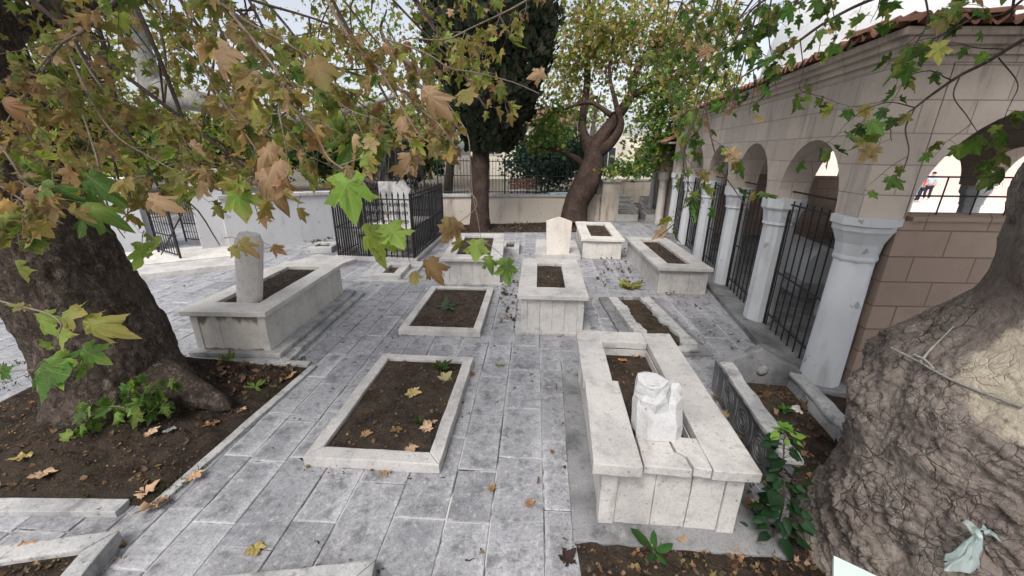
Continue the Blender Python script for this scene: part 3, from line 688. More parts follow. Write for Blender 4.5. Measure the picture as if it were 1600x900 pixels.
# pointed headstone on its slab
c = gnd(871, 403); hs = thing('headstone', 'plain white headstone with a pointed top, alone on a flat slab', 'headstone', (c.x, c.y, 0), math.radians(-4))
bm = bmesh.new(); add_prism(bm, [(-0.31, 0.14), (0.31, 0.14), (0.345, 1.02), (0.0, 1.14), (-0.345, 1.02)], -0.06, 0.06, Matrix.Rotation(PI / 2, 4, 'X'))
put('stone', bm_mesh(bm, 0.008, 2), M['lime'], hs)
boxes('base_slab', [(-0.62, 0.62, -0.18, 1.75, -0.005, 0.14)], M['marble'], hs, 0.01, 0.006)

# tomb with the broken rim and broken headstone (right foreground)
c, yaw, W, L = quad([(925, 722), (1182, 737), (1050, 520), (905, 517)], 0.70)
ta = thing('raised_tomb', 'large foreground raised tomb whose cracked rim slabs carry a broken white stone', 'tomb', c, yaw)
w, l = W / 2 - 0.06, L / 2 - 0.06; zt = 0.70
boxes('plinth', [(-w - 0.20, w + 0.34, -l - 0.16, l + 0.1, -0.01, 0.055)], M['marble_dark'], ta, 0.012, 0.008, 3)
for sx in (-1, 1):
    for sy in (-1, 1):
        boxes('corner_post', [(sx * (w - 0.06) - 0.06, sx * (w - 0.06) + 0.06, sy * (l - 0.06) - 0.06, sy * (l - 0.06) + 0.06, 0.05, zt - 0.085)], M['marble'], ta, 0.006, 0.003, 5)
xs = [-w + 0.12, -w + 0.40, -w + 0.66, w - 0.12]
for i in range(3):
    boxes('front_panel', [(xs[i] + 0.003, xs[i + 1] - 0.003, -l + 0.02 + 0.006 * (i % 2), -l + 0.10, 0.05, zt - 0.085)], M['marble'], ta, 0.005, 0.003, i)
boxes('rear_panel', [(-w + 0.122, w - 0.122, l - 0.1, l - 0.015, 0.05, zt - 0.085)], M['marble'], ta, 0.005, 0.003)
for sx in (-1, 1):
    boxes('side_panel', [(min(sx * (w - 0.015), sx * (w - 0.1)), max(sx * (w - 0.015), sx * (w - 0.1)), -l + 0.122, l - 0.122, 0.05, zt - 0.085)], M['marble'], ta, 0.005, 0.003)
W2, L2 = W / 2, L / 2
def slab_prism(name, pts, z0, z1, parent, mat, bev=0.008, seed=0):
    bm = bmesh.new(); add_prism(bm, pts, z0, z1); bmesh.ops.subdivide_edges(bm, edges=[e_ for e_ in bm.edges if e_.calc_length() > 0.2], cuts=9, use_grid_fill=True); return put(name, bm_mesh(bm, bev, 2, 0.005, seed=seed), mat, parent)
slab_prism('rim_slab', [(-W2 + 0.28, L2 - 0.30), (-W2, L2 - 0.30), (-W2 - 0.005, -0.06), (-W2 + 0.275, -0.06)][::-1], zt - 0.085, zt, ta, M['marble'], seed=1)
slab_prism('rim_slab', [(-W2 + 0.002, -0.065), (-W2 - 0.03, -L2 - 0.05), (-W2 + 0.31, -L2 - 0.06), (-W2 + 0.32, -0.07)], zt - 0.065, zt + 0.03, ta, M['marble'], seed=2)
slab_prism('rim_slab', [(-W2 + 0.335, -L2 + 0.01), (0.10, -L2 - 0.005), (0.085, -L2 + 0.12), (0.02, -L2 + 0.17), (0.01, -L2 + 0.34), (-W2 + 0.35, -L2 + 0.36)], zt - 0.085, zt - 0.012, ta, M['marble'], seed=3)
slab_prism('rim_slab', [(0.112, -L2 + 0.01), (W2 - 0.335, -L2 + 0.0), (W2 - 0.335, -L2 + 0.33), (0.026, -L2 + 0.34), (0.036, -L2 + 0.18), (0.098, -L2 + 0.13)], zt - 0.085, zt - 0.004, ta, M['marble'], seed=4)
slab_prism('rim_slab', [(W2 - 0.33, -L2 - 0.01), (W2, -L2 - 0.01), (W2, L2), (W2 - 0.33, L2)], zt - 0.085, zt, ta, M['marble'], seed=5)
slab_prism('rim_slab', [(-W2, L2 - 0.295), (W2 - 0.335, L2 - 0.295), (W2 - 0.335, L2), (-W2, L2)], zt - 0.085, zt, ta, M['marble'], seed=6)
boxes('inner_lining', [(-W2 + 0.285, W2 - 0.34, L2 - 0.31, L2 - 0.30, zt - 0.19, zt - 0.086), (W2 - 0.345, W2 - 0.335, -L2 + 0.3, L2 - 0.31, zt - 0.19, zt - 0.086)], M['marble'], ta, 0.0)
soil_part(ta, -W2 + 0.26, W2 - 0.33, -L2 + 0.30, L2 - 0.29, zt - 0.17, 51)
MA = Matrix.Translation(c) @ Matrix.Rotation(yaw, 4, 'Z')
# broken headstone resting on the front rim
p = gnd(1034, 688, zt); bs = thing('broken_headstone', 'broken white octagonal headstone stump resting on the cracked tomb rim', 'headstone', (p.x + 0.0, p.y + 0.13, zt - 0.02), yaw); bs.rotation_euler = (-0.10, 0.03, yaw + 0.05)
bm = bmesh.new()
oct_ = [(-0.115, -0.13), (0.105, -0.135), (0.175, -0.07), (0.18, 0.06), (0.11, 0.13), (-0.10, 0.13), (-0.18, 0.07), (-0.175, -0.06)]
rings = []
for s_, z_, ox, oy in ((1.0, 0.0, 0, 0), (1.02, 0.12, 0.0, 0.01), (0.98, 0.24, -0.012, 0.025), (0.93, 0.31, -0.012, 0.03), (0.70, 0.36, -0.02, 0.035)):
    rings.append([bm.verts.new((x * s_ + ox, y * s_ + oy, z_ + (0.0 if z_ == 0 else 0.02 * math.sin(i * 2.3 + z_ * 9)))) for i, (x, y) in enumerate(oct_)])
for a_, b_ in zip(rings, rings[1:]):
    for i in range(8): bm.faces.new((a_[i], a_[(i + 1) % 8], b_[(i + 1) % 8], b_[i]))
bm.faces.new(rings[0][::-1]); bm.faces.new(rings[-1])
bmesh.ops.subdivide_edges(bm, edges=bm.edges[:], cuts=2, use_grid_fill=True)
for v in bm.verts: v.co += mnoise.noise_vector(v.co * 9) * 0.006 + mnoise.noise_vector(v.co * 26) * 0.003
put('shaft', bm_mesh(bm, 0.0, 2, 0.0), M['stump'], bs)
bm = bmesh.new(); add_lathe(bm, [(0.15, -0.08), (0.142, 0.02), (0.128, 0.07), (0.108, 0.12), (0.100, 0.145), (0.085, 0.15)], 9)
o = put('broken_neck', bm_mesh(bm, 0.006, 1, 0.03, False, seed=4), M['stump'], bs); o.location = (-0.055, 0.03, 0.31); o.rotation_euler = (0.10, -0.22, 0.3)
bm = bmesh.new(); add_lathe(bm, [(0.062, 0.0), (0.072, 0.07), (0.066, 0.13), (0.038, 0.165)], 8)
o = put('broken_lobe', bm_mesh(bm, 0.003, 1, 0.015, False, seed=8), M['stump'], bs); o.location = (0.105, 0.04, 0.26)

# grey carved sarcophagus right of that tomb
c = gnd(1150, 566); sc_ = thing('sarcophagus', 'dark grey carved sarcophagus with a low pointed head panel, open and full of soil', 'sarcophagus', (2.92, 4.16, 0), math.radians(-9))
# local: head panel at y=0, trough runs toward -y
bm = bmesh.new(); add_prism(bm, [(-0.43, 0.0), (0.43, 0.0), (0.45, 0.42), (0.30, 0.50), (0.0, 0.66), (-0.30, 0.50), (-0.45, 0.42)], -0.07, 0.07, Matrix.Rotation(PI / 2, 4, 'X'))
put('head_panel', bm_mesh(bm, 0.02, 2, 0.012), M['marble_dark'], sc_)
bm = bmesh.new(); add_lathe(bm, [(0.06, 0), (0.065, 0.012), (0.045, 0.022), (0.02, 0.03)], 12); o = put('carved_boss', bm_mesh(bm, 0, 1, 0.01, True), M['marble_dark'], sc_); o.rotation_euler = (PI / 2, 0, 0); o.location = (0.03, -0.07, 0.40)
boxes('side_wall', [(-0.43, -0.33, -1.62, -0.072, 0.0, 0.42)], M['slate'], sc_, 0.015, 0.012, 4)
boxes('rim_slab', [(-0.455, -0.30, -1.66, -0.075, 0.422, 0.47)], M['marble_grey'], sc_, 0.012, 0.012, 6)
boxes('side_wall', [(0.33, 0.45, -1.25, -0.072, 0.0, 0.36)], M['marble_grey'], sc_, 0.02, 0.02, 9)
boxes('rim_slab', [(0.31, 0.47, -1.27, -0.075, 0.362, 0.41)], M['marble_grey'], sc_, 0.02, 0.015, 11)
tb_ = Tubes()
for yy in (-0.45, -0.85, -1.25):            # scrolls carved on the outer side wall
    for s_ in (0.13, 0.085, 0.045): tb_.add([(-0.432, yy + s_ * math.cos(t), 0.22 + s_ * math.sin(t)) for t in np.linspace(0, 2 * PI, 22)], 0.007, 0.007, 5)
    tb_.add([(-0.432, yy + 0.2, 0.06), (-0.434, yy + 0.17, 0.2), (-0.432, yy + 0.2, 0.36)], 0.012, 0.012, 5)
put('carved_scrolls', tb_.mesh(), M['slate'], sc_)
soil_part(sc_, -0.33, 0.33, -1.7, -0.06, 0.22, 61)
p = gnd(1266, 672, 0.1); o = tagit(boxes('stone_fragment', [(-0.07, 0.07, -0.26, 0.26, 0, 0.16)], M['marble_clean'], None, 0.02, 0.02, 4), 'broken white marble bar lying between the sarcophagus and the cracked trunk', 'stone fragment'); o.location = (p.x, p.y, 0.05); o.rotation_euler = (0.08, 0.15, math.radians(17))

# low broken grave in the middle right
c, yaw, W, L = quad([(997, 545), (1092, 540), (1012, 463), (955, 463)], 0.10)
bg_ = thing('broken_grave', 'low dark grave with broken wavy-edged kerb slabs behind the foreground tomb', 'grave plot', c, yaw)
w, l = W / 2, L / 2
boxes('base_course', [(-w - 0.12, w + 0.16, -l - 0.12, l + 0.1, -0.01, 0.05)], M['marble_dark'], bg_, 0.01, 0.01, 3)
def wavy(side, seed):
    rng = np.random.default_rng(seed); ys = np.linspace(-l + 0.05, l - 0.1, 26); inner = w - 0.20 + 0.028 * np.sin(ys * 6 + seed) + 0.02 * rng.normal(0, 1, 26)
    pts = [(side * (w - 0.01), ys[0]), (side * (w - 0.01), ys[-1])] + [(side * x, y) for x, y in zip(inner[::-1], ys[::-1])]
    if side < 0: pts = pts[::-1]
    slab_prism('kerb_slab', pts, 0.052, 0.13, bg_, M['marble_grey'], 0.008, seed)
wavy(-1, 2); wavy(1, 5)
boxes('kerb_slab', [(-w + 0.05, w - 0.05, -l - 0.08, -l + 0.04, 0.052, 0.10)], M['marble_grey'], bg_, 0.01, 0.012, 7)
boxes('kerb_slab', [(-w + 0.32, w - 0.32, l - 0.10, l - 0.0, 0.052, 0.12)], M['marble_grey'], bg_, 0.01, 0.01, 8)
soil_part(bg_, -w + 0.08, w - 0.08, -l + 0.05, l - 0.1, 0.062, 71)
# flat flags and low step slabs lying about
def flat(name, label, px, z, mat, cat='slab', seed=0):
    c, yaw, W, L = quad(px, z); o = boxes(name, [(-W / 2, W / 2, -L / 2, L / 2, -0.005, z)], mat, None, 0.012, 0.008, seed); o.location = c; o.rotation_euler = (0, 0, yaw); return tagit(o, label, cat)
flat('step_slab', 'low white step slab lying behind the pillar tomb, beside the gate step', [(388, 424), (470, 432), (560, 404), (500, 398)], 0.09, M['marble'], seed=3)
flat('narrow_slab', 'long narrow dark slab left of the broken low grave', [(966, 520), (984, 520), (950, 465), (938, 465)], 0.05, M['marble_dark'], seed=5)

# ------------------------------------------------------------------ arcaded stone building
AO = Vector((3.92, 4.42, 0)); ARZ = math.radians(90 - 10.6)
ab = thing('arcaded_building', 'tan stone arcaded building with white columns, iron grilles and tiled eaves', 'building', AO, ARZ)
SPR, TOP, THK = 2.16, 3.62, 0.42
def arch_wall(length, arches, zs, zt, thick, n=20, u0=0.0):
    """wall along +x from u0 to length, arch openings (centre, radius) above zs, extruded from y=-thick/2 to thick/2"""
    bm = bmesh.new(); F = []
    xs = u0; prof = []
    for cx, r in arches:
        prof.append(('pier', xs, cx - r)); prof.append(('arch', cx, r)); xs = cx + r
    prof.append(('pier', xs, length))
    def sheet(y, flip):
        q = []
        for k, a, b in prof:
            if k == 'pier':
                if b - a < 1e-4: continue
                q.append([(a, zs), (b, zs), (b, zt), (a, zt)])
            else:
                th = np.linspace(PI, 0, n + 1)
                for i in range(n):
                    x0, x1 = a + b * math.cos(th[i]), a + b * math.cos(th[i + 1])
                    q.append([(x0, zs + 1.04 * b * math.sin(th[i])), (x1, zs + 1.04 * b * math.sin(th[i + 1])), (x1, zt), (x0, zt)])
        for f in q:
            vs = [bm.verts.new((x, y, z)) for x, z in f]; bm.faces.new(vs[::-1] if flip else vs)
    sheet(-thick / 2, False); sheet(thick / 2, True)
    for k, a, b in prof:                       # soffits and ends
        if k == 'arch':
            th = np.linspace(PI, 0, n + 1)
            for i in range(n):
                p0, p1 = [(a + b * math.cos(t), zs + 1.04 * b * math.sin(t)) for t in (th[i], th[i + 1])]
                bm.faces.new([bm.verts.new((p[0], y, p[1])) for p, y in ((p0, thick / 2), (p1, thick / 2), (p1, -thick / 2), (p0, -thick / 2))])
        elif b - a > 1e-4:
            bm.faces.new([bm.verts.new(v) for v in ((a, -thick / 2, zs), (a, thick / 2, zs), (b, thick / 2, zs), (b, -thick / 2, zs))])
    for x in (u0, length):
        bm.faces.new([bm.verts.new(v) for v in ((x, -thick / 2, zs), (x, thick / 2, zs), (x, thick / 2, zt), (x, -thick / 2, zt))])
    bm.faces.new([bm.verts.new(v) for v in ((u0, -thick / 2, zt), (length, -thick / 2, zt), (length, thick / 2, zt), (u0, thick / 2, zt))])
    bmesh.ops.remove_doubles(bm, verts=bm.verts, dist=1e-5)
    return bm_mesh(bm)
BAY, NB, BW = 2.0, 5, 5.6
LEN = BAY * NB
ew = THK / 2
arch_c = [(BAY * (i + 0.5), 0.78) for i in range(NB)]
put('arcade_wall', arch_wall(LEN + ew, arch_c, SPR, TOP, THK, u0=-ew), M['ashlar'], ab)
SA = math.radians(9.0); SX = BW * math.tan(SA); SLEN = BW / math.cos(SA)
o = put('inner_arcade_wall', arch_wall(LEN + ew, arch_c[1:], SPR, TOP, THK, u0=SX - ew), M['ashlar'], ab); o.location = (0, -BW, 0)
# south side: solid wall up to the sill, arches above
o = put('end_arcade_wall', arch_wall(SLEN - ew - 0.004, [(1.27, 1.05), (4.16, 1.05)], SPR, TOP, THK, u0=ew + 0.004), M['ashlar'], ab); o.rotation_euler = (0, 0, -PI / 2 + SA)
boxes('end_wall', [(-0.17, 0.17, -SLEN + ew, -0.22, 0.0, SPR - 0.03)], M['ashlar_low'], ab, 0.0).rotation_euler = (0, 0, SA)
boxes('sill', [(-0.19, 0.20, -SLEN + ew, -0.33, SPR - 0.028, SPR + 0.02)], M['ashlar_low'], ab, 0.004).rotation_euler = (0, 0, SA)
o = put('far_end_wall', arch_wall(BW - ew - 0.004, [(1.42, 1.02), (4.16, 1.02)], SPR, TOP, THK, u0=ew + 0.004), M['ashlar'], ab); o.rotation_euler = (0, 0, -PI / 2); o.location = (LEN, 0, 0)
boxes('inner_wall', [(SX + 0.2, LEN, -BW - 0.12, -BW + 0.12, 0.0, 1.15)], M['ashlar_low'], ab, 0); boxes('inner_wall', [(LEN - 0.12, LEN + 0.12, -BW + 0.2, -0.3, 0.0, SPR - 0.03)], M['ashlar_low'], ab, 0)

def foot(e):                                # the building's outline pushed out by e
    a = (-e - e * math.tan(SA / 2) * 0 - e * math.sin(SA), e); c_ = (SX - e / math.cos(SA) + (e) * math.tan(SA), -BW - e)
    return [c_, (LEN + e, -BW - e), (LEN + e, e), (-e / math.cos(SA) - e * math.tan(SA), e)]
def slab(name, e, z0, z1, mat, bev=0.01):
    bm = bmesh.new(); add_prism(bm, foot(e), z0, z1); return put(name, bm_mesh(bm, bev, 2, 0.004), mat, ab)
slab('ceiling', ew, TOP + 0.002, TOP + 0.06, M['ashlar'], 0)
# cornice: stepped band all round
def band(e0, z0, z1, name, mat): slab(name, ew + e0, z0, z1, mat)
band(0.05, TOP + 0.062, TOP + 0.13, 'cornice', M['ashlar']); band(0.11, TOP + 0.132, TOP + 0.19, 'cornice', M['ashlar']); band(0.17, TOP + 0.192, TOP + 0.25, 'cornice', M['ashlar'])
# barrel tiles: corrugated sloping skirts on the two visible eaves
def tile_skirt(length, depth, rise, pitch=0.17, name='roof_tiles', parent=ab):
    nu = int(length / pitch) * 8; V = []; F = []; rows = [0.0, 0.16, 0.161, 0.33, 0.331, 0.5, 0.501, 0.75, 1.0]
    rng = np.random.default_rng(5); jz = rng.normal(0, 0.012, int(length / pitch) + 2); jy = rng.normal(0, 0.02, int(length / pitch) + 2)
    for j, v in enumerate(rows):
        for i in range(nu + 1):
            u = i / nu * length; k = int(u / pitch); ph = (u / pitch) % 1
            s = math.sin(ph * 2 * PI); hgt = 0.045 * (s if s > 0 else 0.55 * s)
            V.append((u, jy[k] * (1 if s > 0 else 0.3) - v * depth, v * rise + hgt + jz[k] * 0.5 + (0.028 if j in (2, 4, 6) else 0)))
    n0 = len(V)
    for i in range(nu + 1): V.append((V[i][0], V[i][1] + 0.004, V[i][2] - 0.028))
    for j in range(len(rows) - 1):
        for i in range(nu):
            a = j * (nu + 1) + i; F.append((a, a + 1, a + nu + 2, a + nu + 1))
    for i in range(nu): F.append((n0 + i, n0 + i + 1, i + 1, i))
    return put(name, mesh_np(V, [F], smooth=False), M['terracotta'], parent)
RZ = TOP + 0.29
o = tile_skirt(LEN + 0.9, 0.9, 0.05); o.location = (-0.45, 0.47, RZ)
o = tile_skirt(SLEN + 0.9, 0.9, 0.05); o.rotation_euler = (0, 0, PI / 2 + SA); _l = SLEN + 0.44; o.location = (_l * math.sin(SA) - 0.47 * math.cos(SA), -_l * math.cos(SA) - 0.47 * math.sin(SA), RZ + 0.004)
slab('roof_deck', -0.2, TOP + 0.26, TOP + 0.33, M['dome'], 0)
bm = bmesh.new(); add_lathe(bm, [(2.95, 0.0), (2.93, 0.25)] + [(2.90 * math.cos(t), 0.26 + 2.3 * math.sin(t)) for t in np.linspace(0.02, 1.45, 18)], 48)
o = put('dome', bm_mesh(bm, 0, 1, 0, False), M['dome'], ab); o.location = (3.35, -BW / 2, TOP + 0.28)
for p_ in o.data.polygons: p_.use_smooth = True
# columns
def column(x, y, first=False, r0=0.20):
    if first:
        bm = bmesh.new(); add_lathe(bm, [(0.215, 0.0), (0.21, 0.1), (0.197, 1.0), (0.185, 1.66)], 28)
        col = put('column', bm_mesh(bm, 0.0, 1, 0.006, True), M['plaster'], ab); col.location = (x, y, 0)
        bm = bmesh.new(); add_lathe(bm, [(0.20, 1.662), (0.21, 1.69), (0.20, 1.73), (0.215, 1.86), (0.265, 1.98), (0.285, 2.01), (0.285, 2.06), (0.315, 2.075), (0.315, SPR - 0.002)], 8, rot=PI / 8)
        put('capital', bm_mesh(bm, 0.006, 1, 0.003), M['plaster'], col)
    else:
        bm = bmesh.new(); add_lathe(bm, [(r0 + 0.02, 0.0), (r0 + 0.012, 0.4), (r0, 1.72)], 8, rot=PI / 8)
        col = put('column', bm_mesh(bm, 0.006, 1, 0.004), M['plaster'], ab); col.location = (x, y, 0)
        bm = bmesh.new(); add_lathe(bm, [(r0 + 0.005, 1.722), (r0 + 0.03, 1.74), (r0 + 0.02, 1.78), (r0 + 0.05, 1.95), (r0 + 0.09, 2.0), (r0 + 0.09, SPR - 0.002)], 8, rot=PI / 8)
        put('capital', bm_mesh(bm, 0.006, 1, 0.003), M['plaster'], col)
for i in range(NB + 1): column(BAY * i, 0.0, i == 0, 0.19 if i > 1 else 0.21)
for i in range(NB + 1): column(max(BAY * i, SX), -BW, False, 0.18)
boxes('plinth', [(-0.3, LEN + 0.3, -0.30, 0.36, -0.01, 0.10)], M['marble_dark'], ab, 0.02, 0.012, 3)
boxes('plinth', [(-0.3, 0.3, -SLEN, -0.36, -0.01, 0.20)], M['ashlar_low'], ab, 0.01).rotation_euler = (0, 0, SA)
boxes('interior_floor', [(0.95, LEN, -BW + 0.1, -0.304, -0.01, 0.12)], M['marble_dark'], ab, 0)
def grille(x0, x1, y, z0, z1, n, name='iron_grille', rails=(0.1, 0.45, 0.97), parent=ab, rx=None):
    tb = Tubes(); h_ = z1 - z0
    for i in range(n):
        x = x0 + (x1 - x0) * (i + 0.5) / n; tb.add([(x, y, z0), (x, y, z1)], 0.011, 0.011, 6)
    for x in (x0 + 0.01, x1 - 0.01): tb.add([(x, y, z0), (x, y, z1)], 0.02, 0.02, 6)
    for k in rails: tb.add([(x0, y, z0 + k * h_), (x1, y, z0 + k * h_)], 0.014, 0.014, 6)
    o = put(name, tb.mesh(), M['iron'], parent); return o
for i in range(NB):
    r_ = 0.24
    grille(BAY * i + r_, BAY * (i + 1) - r_, 0.0, 0.10, SPR - 0.03, 8)
    tb = Tubes(); tb.add([(BAY * i + 0.2, 0.0, SPR + 0.10), (BAY * (i + 1) - 0.2, 0.0, SPR + 0.10)], 0.014, 0.014, 6); put('tie_bar', tb.mesh(), M['iron'], ab)
for k in (1.27, 4.16):
    tb = Tubes()
    for z_ in (SPR + 0.22, SPR + 0.42): tb.add([(0.0, -k - 1.0, z_), (0.0, -k + 1.0, z_)], 0.01, 0.01, 5)
    for q in np.linspace(-0.9, 0.9, 6): tb.add([(0, -k + q, SPR + 0.02), (0, -k + q, SPR + 0.42)], 0.008, 0.008, 5)
    put('iron_railing', tb.mesh(), M['iron'], ab).rotation_euler = (0, 0, SA)
# cenotaphs inside
def inside(x, y, z=0.0): return ab_M @ Vector((x, y, z))
ab_M = Matrix.Translation(AO) @ Matrix.Rotation(ARZ, 4, 'Z')
def cenotaph(x, y, lab, L=1.7, W=0.7):
    p = inside(x, y, 0.12); t = thing('cenotaph', lab, 'cenotaph', p, ARZ)
    boxes('base', [(-L / 2 - 0.1, L / 2 + 0.1, -W / 2 - 0.1, W / 2 + 0.1, 0.0, 0.28)], M['marble_grey'], t, 0.01)
    bm = bmesh.new(); pts = [(-W / 2, 0.282), (W / 2, 0.282), (W / 2, 0.6)] + [(W / 2 * math.cos(a), 0.6 + 0.35 * math.sin(a)) for a in np.linspace(0.15, PI - 0.15, 12)] + [(-W / 2, 0.6)]
    add_prism(bm, pts, -L / 2, L / 2, Matrix.Rotation(PI / 2, 4, 'Z') @ Matrix.Rotation(PI / 2, 4, 'X')); put('body', bm_mesh(bm, 0.01, 1), M['plaster'], t)
    return t
cenotaph(1.35, -1.45, 'white rounded cenotaph behind the nearest iron grille of the arcade'); cenotaph(4.2, -1.6, 'white rounded cenotaph behind the second arch from the corner, deeper in the arcade')
p = inside(2.55, -1.5, 0.12); t = thing('headstone', 'tan slab headstone with a peaked top inside the arcade', 'headstone', p, ARZ + PI / 2)
bm = bmesh.new(); add_prism(bm, [(-0.19, 0), (0.19, 0), (0.22, 1.85), (0.0, 2.06), (-0.22, 1.85)], -0.06, 0.06, Matrix.Rotation(PI / 2, 4, 'X')); put('stone', bm_mesh(bm, 0.008, 1), M['lime'], t)

# porch beyond the arcade
pb = thing('stone_porch', 'far tan stone porch with a single pale column and tiled eaves past the arcade', 'building', inside(LEN + 2.4, 0.1), ARZ)
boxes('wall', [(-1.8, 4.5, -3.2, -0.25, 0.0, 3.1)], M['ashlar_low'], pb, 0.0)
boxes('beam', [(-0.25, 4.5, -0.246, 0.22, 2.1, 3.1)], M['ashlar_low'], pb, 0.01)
bm = bmesh.new(); add_lathe(bm, [(0.17, 0.0), (0.15, 1.7), (0.22, 1.8), (0.24, 2.0), (0.24, 2.09)], 16); o = put('column', bm_mesh(bm, 0, 1, 0, False), M['marble_clean'], pb); o.location = (0, 0, 0)
bm = bmesh.new(); add_lathe(bm, [(0.13, 0.0), (0.12, 1.9), (0.16, 2.0), (0.16, 2.09)], 12); o = put('column', bm_mesh(bm, 0, 1, 0, False), M['plaster'], pb); o.location = (2.6, 0, 0)
o = tile_skirt(6.9, 1.6, 0.6, parent=pb); o.location = (-2.0, 0.42, 3.18)
boxes('cornice', [(-1.95, 4.6, -3.2, 0.32, 3.102, 3.16)], M['ashlar'], pb, 0.01)

# ------------------------------------------------------------------ walls, gate, pillars
def wall_seg(name, label, a, b, h0, h1, th, mat, cop=0.12, cop_h=0.09, cop_mat=None):
    a, b = Vector(a), Vector(b); d = b - a; L = d.length
    t = thing(name, label, 'wall', (a.x, a.y, 0), math.atan2(d.y, d.x))
    bm = bmesh.new(); vs = add_box(bm, 0, L, 0, th, -0.02, h0)
    vs[5].co.z = h1; vs[6].co.z = h1; put('wall_face', bm_mesh(bm), mat, t)
    bm = bmesh.new(); vs = add_box(bm, -0.02, L + 0.02, -cop / 2, th + cop / 2, 0.003, cop_h)
    for k in (0, 3, 4, 7): vs[k].co.z += h0
    for k in (1, 2, 5, 6): vs[k].co.z += h1
    put('coping', bm_mesh(bm, 0.01, 2), cop_mat or M['marble'], t); return t
wall_seg('courtyard_wall', 'white rendered wall running from the gate pillar to the iron enclosure', (-8.05, 11.05), (-5.6, 13.45), 1.50, 1.42, 0.35, M['wall_white'])
wall_seg('courtyard_wall', 'lower white wall section behind the iron grave enclosure', (-5.58, 13.47), (-2.95, 15.72), 1.18, 1.10, 0.35, M['wall_white'])
wall_seg('courtyard_wall', 'cream stained wall with pale coping at the back under the iron fence', (-2.92, 15.74), (3.70, 17.15), 1.10, 1.02, 0.38, M['wall_cream'])
t = thing('wall_pier', 'cream wall end pier with a white side, right of the leaning tree', 'pier', (3.74, 17.16, 0), math.radians(12))
boxes('shaft', [(0, 0.72, -0.1, 0.9, 0, 1.62)], M['wall_cream'], t, 0.01); boxes('cap', [(-0.06, 0.78, -0.16, 0.96, 1.622, 1.70)], M['marble'], t, 0.01)
boxes('side_slab', [(0.725, 0.80, -0.08, 1.3, 0, 1.6)], M['wall_white'], t, 0.006)
def gate_pillar(label, loc, rz, w, d, h):
    t = thing('gate_pillar', label, 'pillar', loc, rz)
    boxes('shaft', [(-w / 2, w / 2, -d / 2, d / 2, 0, h)], M['wall_white'], t, 0.01)
    boxes('cap', [(-w / 2 - 0.07, w / 2 + 0.07, -d / 2 - 0.07, d / 2 + 0.07, h + 0.002, h + 0.10), (-w / 2 - 0.02, w / 2 + 0.02, -d / 2 - 0.02, d / 2 + 0.02, h + 0.102, h + 0.17)], M['marble_clean'], t, 0.012)
gate_pillar('tall white gate pillar with a stepped cap where the white wall begins', (-8.55, 11.25, 0), math.radians(40), 0.72, 0.62, 2.1)
gate_pillar('wide white gate pillar beside the big left trunk', (-11.0, 11.1, 0), math.radians(35), 1.05, 0.9, 1.85)
def gate_leaf(label, loc, rz, w=1.15, h=1.6):
    t = thing('gate_leaf', label, 'gate', loc, rz)
    tb = Tubes()
    for x in (0, w): tb.add([(x, 0, 0.0), (x, 0, h * (1.02 if x == 0 else 0.86))], 0.028, 0.028, 6)
    for z_ in (0.08, 0.55, h * 0.80): tb.add([(0, 0, z_), (w, 0, z_)], 0.018, 0.018, 6)
    tb.add([(w * k, 0, h * (0.86 + 0.16 * (1 - k) ** 0.5 * 1.0)) for k in np.linspace(0, 1, 10)], 0.02, 0.02, 6)
    put('frame', tb.mesh(), M['iron'], t); tb = Tubes()
    for x in np.linspace(0.12, w - 0.12, 8): tb.add([(x, 0, 0.08), (x, 0, h * (0.86 + 0.14 * (1 - x / w) ** 0.5))], 0.010, 0.010, 5)
    for z_ in (0.30, 0.85, 1.08): tb.add([(0, 0, z_), (w, 0, z_)], 0.009, 0.009, 5)
    put('bars', tb.mesh(), M['iron'], t)
gate_leaf('open black iron gate leaf swung out over the white step', (-8.42, 9.75, 0.16), math.radians(150), 1.25, 1.62)
gate_leaf('black iron gate leaf standing open against the stepped-cap pillar', (-8.95, 11.5, 0.16), math.radians(165), 0.9, 1.62)
t = thing('gate_step', 'wide white marble threshold step in front of the iron gate', 'step', (-8.2, 9.7, 0), math.radians(30))
boxes('lower_step', [(-1.9, 1.5, -1.0, 1.6, -0.01, 0.13)], M['marble'], t, 0.015, 0.006); boxes('upper_step', [(-1.9, 1.35, -0.1, 1.6, 0.132, 0.16)], M['marble_clean'], t, 0.01, 0.004)

# iron grave enclosure
A_, B_, C_ = Vector((-4.70, 10.45, 0)), Vector((-2.60, 10.20, 0)), Vector((-2.40, 13.7, 0)); D_ = A_ + (C_ - B_)
en = thing('iron_enclosure', 'black iron railed grave enclosure with scrolled front panel', 'railing')
en_h = 1.62
def rail_run(a, b, nm, n, scroll=False):
    tb = Tubes(); d = (b - a); up = Vector((0, 0, 1))
    for i in range(n + 1):
        p = a + d * (i / n); tb.add([p + up * 0.10, p + up * (en_h + 0.05)], 0.019, 0.019, 6)
        tb.add([p + up * (en_h + 0.05), p + up * (en_h + 0.10), p + up * (en_h + 0.20)], [0.014, 0.026, 0.002], None, 6)
    for z_ in (0.14, 0.86, en_h): tb.add([a + up * z_, b + up * z_], 0.018, 0.018, 6)
    put(nm, tb.mesh(), M['iron'], en)
rail_run(A_, A_ + (B_ - A_) * 0.40, 'railing_panel', 13); rail_run(A_ + (B_ - A_) * 0.42, B_, 'railing_panel', 8); rail_run(B_, C_, 'railing_panel', 22); rail_run(D_, C_, 'railing_panel', 18); rail_run(A_, D_, 'railing_panel', 26)
for p in (A_, B_, C_, D_):
    tb = Tubes(); tb.add([p, p + Vector((0, 0, en_h + 0.15))], 0.03, 0.03, 8); put('corner_post', tb.mesh(), M['iron'], en)
d = (B_ - A_); e_ = d.normalized()
